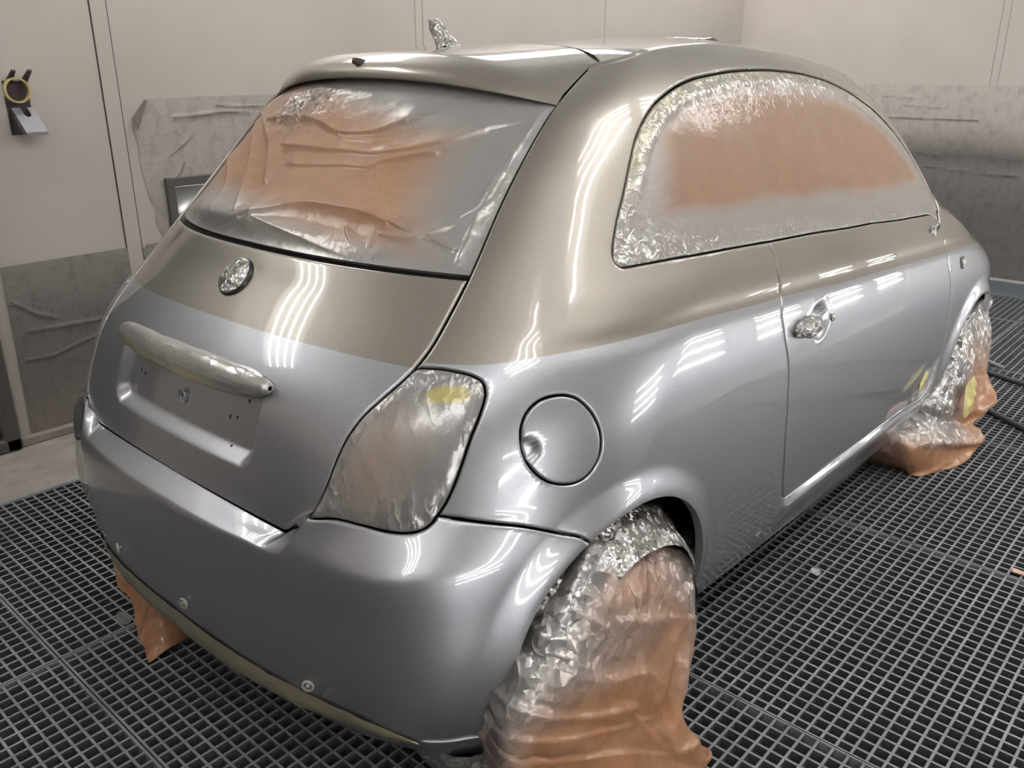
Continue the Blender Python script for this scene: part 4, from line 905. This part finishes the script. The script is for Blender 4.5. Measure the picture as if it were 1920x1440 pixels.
# dusty protective film on the walls: (colour bands are paint dust that settled with height)
def film_mat(name,stops,speck=.35):
    m=M(name,(.4,.4,.4),.55,spec=.3); N,L,b=nodes(m); g=N.new('ShaderNodeNewGeometry'); s=N.new('ShaderNodeSeparateXYZ'); L.new(g.outputs['Position'],s.inputs[0])
    n=tex(m,'noise',2.2,4,.6); z=math_(m,'ADD',s.outputs['Z'],math_(m,'MULTIPLY',math_(m,'SUBTRACT',n.outputs['Fac'],.5),.12)); z=math_(m,'DIVIDE',z,1.4)
    r=ramp(m,z,[(p/1.4,lin(c)) for p,c in stops]); sp=tex(m,'noise',130,2,.7); c=mixc(m,speck*.5,r.outputs[0],ramp(m,sp.outputs['Fac'],[(.35,(.25,.25,.25)),(.65,(.75,.75,.75))]).outputs[0],'OVERLAY')
    n2=tex(m,'noise',18,5,.7,stretch=(1,1,.6)); c=mixc(m,.22,c,ramp(m,n2.outputs['Fac'],[(.38,(.1,.1,.1)),(.5,(.5,.5,.5)),(.75,(.6,.6,.6))]).outputs[0],'OVERLAY')
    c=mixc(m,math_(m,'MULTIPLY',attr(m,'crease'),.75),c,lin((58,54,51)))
    L.new(c,b.inputs['Base Color']); bump(m,ridged(m,5,.6,14,(1,1,2.2)),.002,.35); return m
def wall_sheet(name,outline,u0,plane,mat,label,wr=(),group=None,seed=0,res=.02):
    """film on a wall: outline in (along, z); plane 'y' on the left wall, 'x' on the front wall; wr = wrinkle lines (raised)"""
    R=np.array(outline); lo,hi=R.min(0),R.max(0); nu,nv=int((hi[0]-lo[0])/res)+2,int((hi[1]-lo[1])/res)+2
    m=(np.stack([g.ravel() for g in np.meshgrid(np.linspace(lo[0],hi[0],nu),np.linspace(lo[1],hi[1],nv),indexing='ij')],1),tri_grid(np.arange(nu),np.arange(nv))[1])
    A=R; B=np.roll(R,-1,0)
    def f(q):
        d=np.full(len(q),9.); ins=np.zeros(len(q),bool)
        for a,b in zip(A,B):
            ab=b-a; t=np.clip(((q-a)@ab)/(ab@ab+1e-15),0,1); d=np.minimum(d,((q-a-t[:,None]*ab)**2).sum(1)); c=((a[1]>q[:,1])!=(b[1]>q[:,1]))
            if a[1]!=b[1]: ins^=c&(q[:,0]<(b[0]-a[0])*(q[:,1]-a[1])/(b[1]-a[1])+a[0])
        return np.where(ins,1,-1)*np.sqrt(d)+1e-7
    uv,tri=split(m,f)[0]; off=np.full(len(uv),.003)+.002*crumple(np.stack([uv[:,0],uv[:,0]*0,uv[:,1]],1),3,seed,.5)
    cre=np.zeros(len(uv))
    for h,wd,L in wr:
        L=np.array(L); d=np.full(len(uv),9.)
        for a,b in zip(L[:-1],L[1:]):
            ab=b-a; t=np.clip(((uv-a)@ab)/(ab@ab+1e-12),0,1); d=np.minimum(d,np.linalg.norm(uv-a-t[:,None]*ab,axis=1))
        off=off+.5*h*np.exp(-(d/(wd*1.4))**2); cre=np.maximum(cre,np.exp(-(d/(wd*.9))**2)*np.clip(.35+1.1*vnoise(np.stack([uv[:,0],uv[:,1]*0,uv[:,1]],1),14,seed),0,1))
    P=np.stack([uv[:,0],YL-off,uv[:,1]],1) if plane=='y' else np.stack([XF-off,uv[:,0],uv[:,1]],1)
    o=mesh_obj(name,P,tri,mat,None,True,attrs=dict(crease=cre),origin=P.mean(0)*np.array([1,1,0])+np.array([0,0,lo[1]])); tag(o,label,'film',group)
    return o
low_m=film_mat('film_low',[(0,(138,130,124)),(.25,(124,119,115)),(.5,(130,126,121)),(.72,(146,141,136))])
up_m=film_mat('film_up',[(.0,(96,92,88)),(.5,(120,115,110)),(.72,(160,154,148)),(.95,(172,166,160)),(1.3,(180,174,168))],.3)
fr_m=film_mat('film_front',[(0,(104,100,98)),(.45,(104,101,98)),(.62,(116,112,108)),(.73,(122,118,114)),(.82,(104,100,97)),(.90,(140,134,129)),(1.0,(168,161,155)),(1.08,(180,173,167)),(1.3,(190,183,176))],.3)
dk_m=M('film_dark',lin((62,60,58)),.6)
wz=lambda L:[(x,z) for x,z in L]
wall_sheet('protective_film',[(.335,.03),(.825,.03),(.825,.704),(.345,.700)],0,'y',low_m,'dark grey overspray-dusted film on the lower left wall beside the door',[(.010,.006,[(.36,.56),(.44,.50),(.50,.475)]),(.012,.006,[(.40,.44),(.55,.435),(.66,.43),(.82,.452)]),(.010,.005,[(.37,.33),(.47,.325),(.60,.36),(.70,.38)])],'dusty film sheets on the walls',3,.006)
wall_sheet('protective_film',[(.892,.03),(5.8,.03),(5.8,.70),(.892,.706)],0,'y',low_m,'dark grey dusted film along the left wall behind the car',(),'dusty film sheets on the walls',4)
wall_sheet('protective_film',[(.985,1.275),(.975,1.235),(.925,1.205),(.925,1.16),(.935,1.10),(.93,1.03),(.94,.96),(.952,.88),(.972,.85),(.962,.80),(.985,.712),(1.06,.712),(1.70,.712),(2.2,.712),(2.2,1.283),(1.2,1.281)],0,'y',up_m,'lighter grey film with a curled torn corner higher on the left wall',[(.010,.006,[(1.10,1.20),(1.22,1.205),(1.32,1.215),(1.45,1.21)]),(.006,.004,[(1.30,1.24),(1.42,1.235),(1.55,1.23)]),(.005,.004,[(1.06,1.05),(1.14,1.10),(1.18,1.14)]),(.005,.004,[(1.12,1.02),(1.10,.98),(1.06,.95)])],'dusty film sheets on the walls',5,.007)
wall_sheet('protective_film',[(2.203,.712),(5.8,.712),(5.8,1.283),(2.203,1.283)],0,'y',up_m,'lighter grey film on the left wall beyond the far side of the car',(),'dusty film sheets on the walls',8)
# curled corner
m=MB(); P=[]
for k in np.linspace(0,1,10):
    P.append([(.925+.06*k+.0*j,YL-.004-.030*math.sin(math.pi*j*.8)*(1-.5*k)-.0,1.205+.07*k-.055*j*(1-k*.75)) for j in np.linspace(0,1,8)])
m.grid(P); 
o=m.build('film_curl',[M('film_back',lin((104,99,94)),.6)],None,True,origin=(.95,YL,1.2)); tag(o,'small curled flap of dark film at the torn corner on the left wall','film')
wall_sheet('protective_film',[(-2.05,.03),(1.88,.03),(1.88,1.287),(-2.05,1.281)],0,'x',fr_m,'grey overspray-banded film across the lower front wall',[(.006,.005,[(.75,1.20),(.55,1.195)]),(.006,.005,[(.60,1.14),(.35,1.135)]),(.006,.004,[(.45,.83),(.33,.82)]),(.008,.006,[(.4,.74),(.1,.72),(-.2,.71)]),(.006,.004,[(1.0,1.06),(.1,1.06)])],'dusty film sheets on the walls',6,.012)
# unseen dark film added low on the walls to darken the bumper's reflections
for nm,lab,lo,hi in(('added_dark_film','added dark film along the lower right wall, unseen',(XB,YR,.03),(XF,YR+.004,.30)),('added_dark_film','added dark film across the lower back wall, unseen',(XB,YR,.03),(XB+.004,YL,1.28))):
    m=MB(); m.box(lo,hi); o=m.build(nm,[dk_m],None,False,origin=((lo[0]+hi[0])/2,(lo[1]+hi[1])/2,.03)); tag(o,lab,'film','added dark film behind the camera')
# floor strip and foot of the walls
kerb=M('painted_steel_kerb',lin((104,113,120)),.5,.2); m=MB(); m.box((5.45,YR,-.01),(XF,1.9,.012),bev=.003); st(m.build('trim_9',[kerb]))
m=MB(); m.box((.28,YL-.03,0),(5.87,YL,.035),bev=.004); st(m.build('baseboard_left',[concrete]))
m=MB(); m.box((GX0,1.428,-.03),(5.45,1.446,.003)); st(m.build('trim_10',[steel]))
m=MB(); m.box((SEAMX-.0075,GY0,-.032),(SEAMX+.0075,GY1,.0012)); m.box((SEAMX-.0015,GY0,.0),(SEAMX+.0015,GY1,.0016),1)
for yy_ in(.447,-.56,-1.56):
    m.box((GX0,yy_-.006,-.032),(GX1,yy_+.006,.0010)); m.box((GX0,yy_-.0012,0),(GX1,yy_+.0012,.0014),1)
for xx_ in(.86,1.86,2.87,3.87,4.87): m.box((xx_-.006,GY0,-.032),(xx_+.006,GY1,.0010)); m.box((xx_-.0012,GY0,0),(xx_+.0012,GY1,.0014),1)
st(m.build('trim_11',[steel,black]))
# door at the left edge
dm=M('door_dark',lin((58,60,55)),.4); fm=M('door_frame',lin((92,88,82)),.5)
m=MB(); m.box((-.72,YL-.02,.03),(.235,YL+.01,2.1),0); m.box((.225,YL-.05,.0),(.285,YL+.01,2.16),1,bev=.008); m.box((-.78,YL-.05,.0),(-.715,YL+.01,2.16),1,bev=.008); m.box((-.78,YL-.05,2.09),(.285,YL+.01,2.16),1,bev=.008); m.box((-.78,YL-.05,0),(.285,YL+.01,.055),1,bev=.008)
st(m.build('door_1',[dm,fm]))
# magnetic holder with a shelf, and the tape roll hung on it
hold=empty('tape_holder',(.52,YL,1.165),'dark metal holder with two prongs and a slotted shelf fixed to the left wall','holder')
hm=M('holder_dark',lin((62,52,54)),.5,.3); hs=M('holder_grey',lin((138,138,142)),.4,.3)
m=MB(); m.box((.474,YL-.005,1.165),(.556,YL,1.35),bev=.0015); m.build('back_plate',[hm],hold)
for xa,dx in((.492,.006),(.542,.010)):
    m=MB(); a=[(xa-.011,YL-.003,1.345),(xa+.012,YL-.003,1.345),(xa+dx+.010,YL-.05,1.388),(xa+dx-.002,YL-.05,1.388)]; b=[(p[0],p[1]-.006,p[2]-.006) for p in a]; m.add(a+b,[(3,2,1,0),(4,5,6,7),(0,1,5,4),(1,2,6,5),(2,3,7,6),(3,0,4,7)]); m.build('prong',[hm],hold)
m=MB(); y0,y1=YL-.105,YL-.004
# slotted shelf sloping down from the wall (slot open at the top)
def sl(y): return 1.262-(YL-y)*.80
xs0,xs1=.488,.562; pts=[(xs0,y0),(xs1,y0),(xs1,y1),(.541,y1),(.541,y1-.026)]+[(.529+.012*math.cos(t),y1-.026-.014*math.sin(t)) for t in np.linspace(.3,math.pi-.3,7)]+[(.517,y1-.026),(.517,y1),(xs0,y1)]
nq=len(pts); V=[(x,y,sl(y)-.011) for x,y in pts]+[(x,y,sl(y)) for x,y in pts]; Fq=[tuple(range(nq-1,-1,-1)),tuple(range(nq,2*nq))]+[(i,(i+1)%nq,nq+(i+1)%nq,nq+i) for i in range(nq)]
m.add(V,Fq); m.build('shelf',[hs],hold)
m=MB(); m.add([(.481,YL-.004,1.168),(.481,YL-.004,1.255),(.481,YL-.10,1.172),(.486,YL-.004,1.168),(.486,YL-.004,1.255),(.486,YL-.10,1.172)],[(0,1,2),(5,4,3),(0,3,4,1),(1,4,5,2),(2,5,3,0)]); m.build('side_bracket',[hm],hold)
rt=MB(); cen=np.array([.508,YL-.032,1.318]); q=40; prof=[(.0375,-.010),(.0435,-.010),(.0435,.010),(.0375,.010)]; V=[];F=[]
for j in range(q):
    t=2*math.pi*j/q
    for r_,d_ in prof: V.append(cen+np.array([r_*math.cos(t),d_,r_*math.sin(t)]))
for j in range(q):
    for k in range(4): F.append((j*4+k,((j+1)%q)*4+k,((j+1)%q)*4+(k+1)%4,j*4+(k+1)%4))
o=mesh_obj('tape_roll',V,F,M('tape_roll_yellow',lin((196,180,120)),.5),None,True,origin=cen); autosmooth(o,40); tag(o,'yellow masking tape roll hung on the prongs of the wall holder','tape roll')
# air hose looping over the grating
hz=M('hose_grey',lin((74,78,82)),.45); hp=catmull(np.array([(3.42,-.62,.012),(3.28,-.76,.012),(3.185,-.846,.012),(3.078,-.988,.012),(2.86,-1.25,.012),(2.62,-1.52,.012),(2.55,-1.74,.012),(2.75,-1.86,.012),(3.1,-1.80,.012),(3.42,-1.50,.012),(3.60,-1.10,.012),(3.672,-.854,.012),(3.722,-.729,.012),(3.80,-.52,.012),(3.92,-.2,.012),(4.3,.1,.012)]),False,10)
m=MB(); m.tube(hp,.0115,12); o=m.build('air_hose',[hz],None,True,origin=(3.2,-1.2,0)); tag(o,'grey rubber air hose looping across the grating in front of the car','hose')
g=empty('blow_gun',(3.95,-.58,0),'pale grey plastic stick lying on the grating past the front wheel','tool')
m=MB(); m.tube([(4.05,-.455,.016),(4.0,-.52,.014),(3.86,-.72,.012)],[.012,.012,.008],10); m.build('rod',[M('pale_plastic',lin((140,143,146)),.5)],g,True)
m=MB(); m.tube([(4.05,-.455,.016),(4.10,-.47,.03),(4.11,-.50,.028)],[.014,.016,.008],10); m.build('head',[hz],g,True)
def scrap(name,c,r,col,label,seed):
    V=[];F=[];n=10
    for k in range(n): t=2*math.pi*k/n; rr=1+.5*(vnoise(np.array([[math.cos(t),math.sin(t),seed]]),1.2,seed)[0]-.5); V.append((c[0]+r[0]*rr*math.cos(t),c[1]+r[1]*rr*math.sin(t),.002+.006*(k%3)/2))
    V+= [(v[0],v[1],v[2]-.0015) for v in V]
    F=[tuple(range(n)),tuple(range(2*n-1,n-1,-1))]+[(k,n+k,n+(k+1)%n,(k+1)%n) for k in range(n)]
    o=mesh_obj(name,V,F,M(name+'_m',lin(col),.6),None,False,origin=(c[0],c[1],0)); tag(o,label,'scrap')
scrap('paper_scrap',(1.895,-1.25,0),(.016,.030),(196,160,140),'small tan paper chip on the grating at the right edge',3)
scrap('paper_scrap',(1.50,-.80,0),(.02,.016),(170,172,174),'tiny whitish scrap on the grating below the door sill',4)
scrap('film_scrap',(.036,.495,0),(.016,.04),(110,112,112),'grey plastic scrap on the grating below the left bumper corner',5)
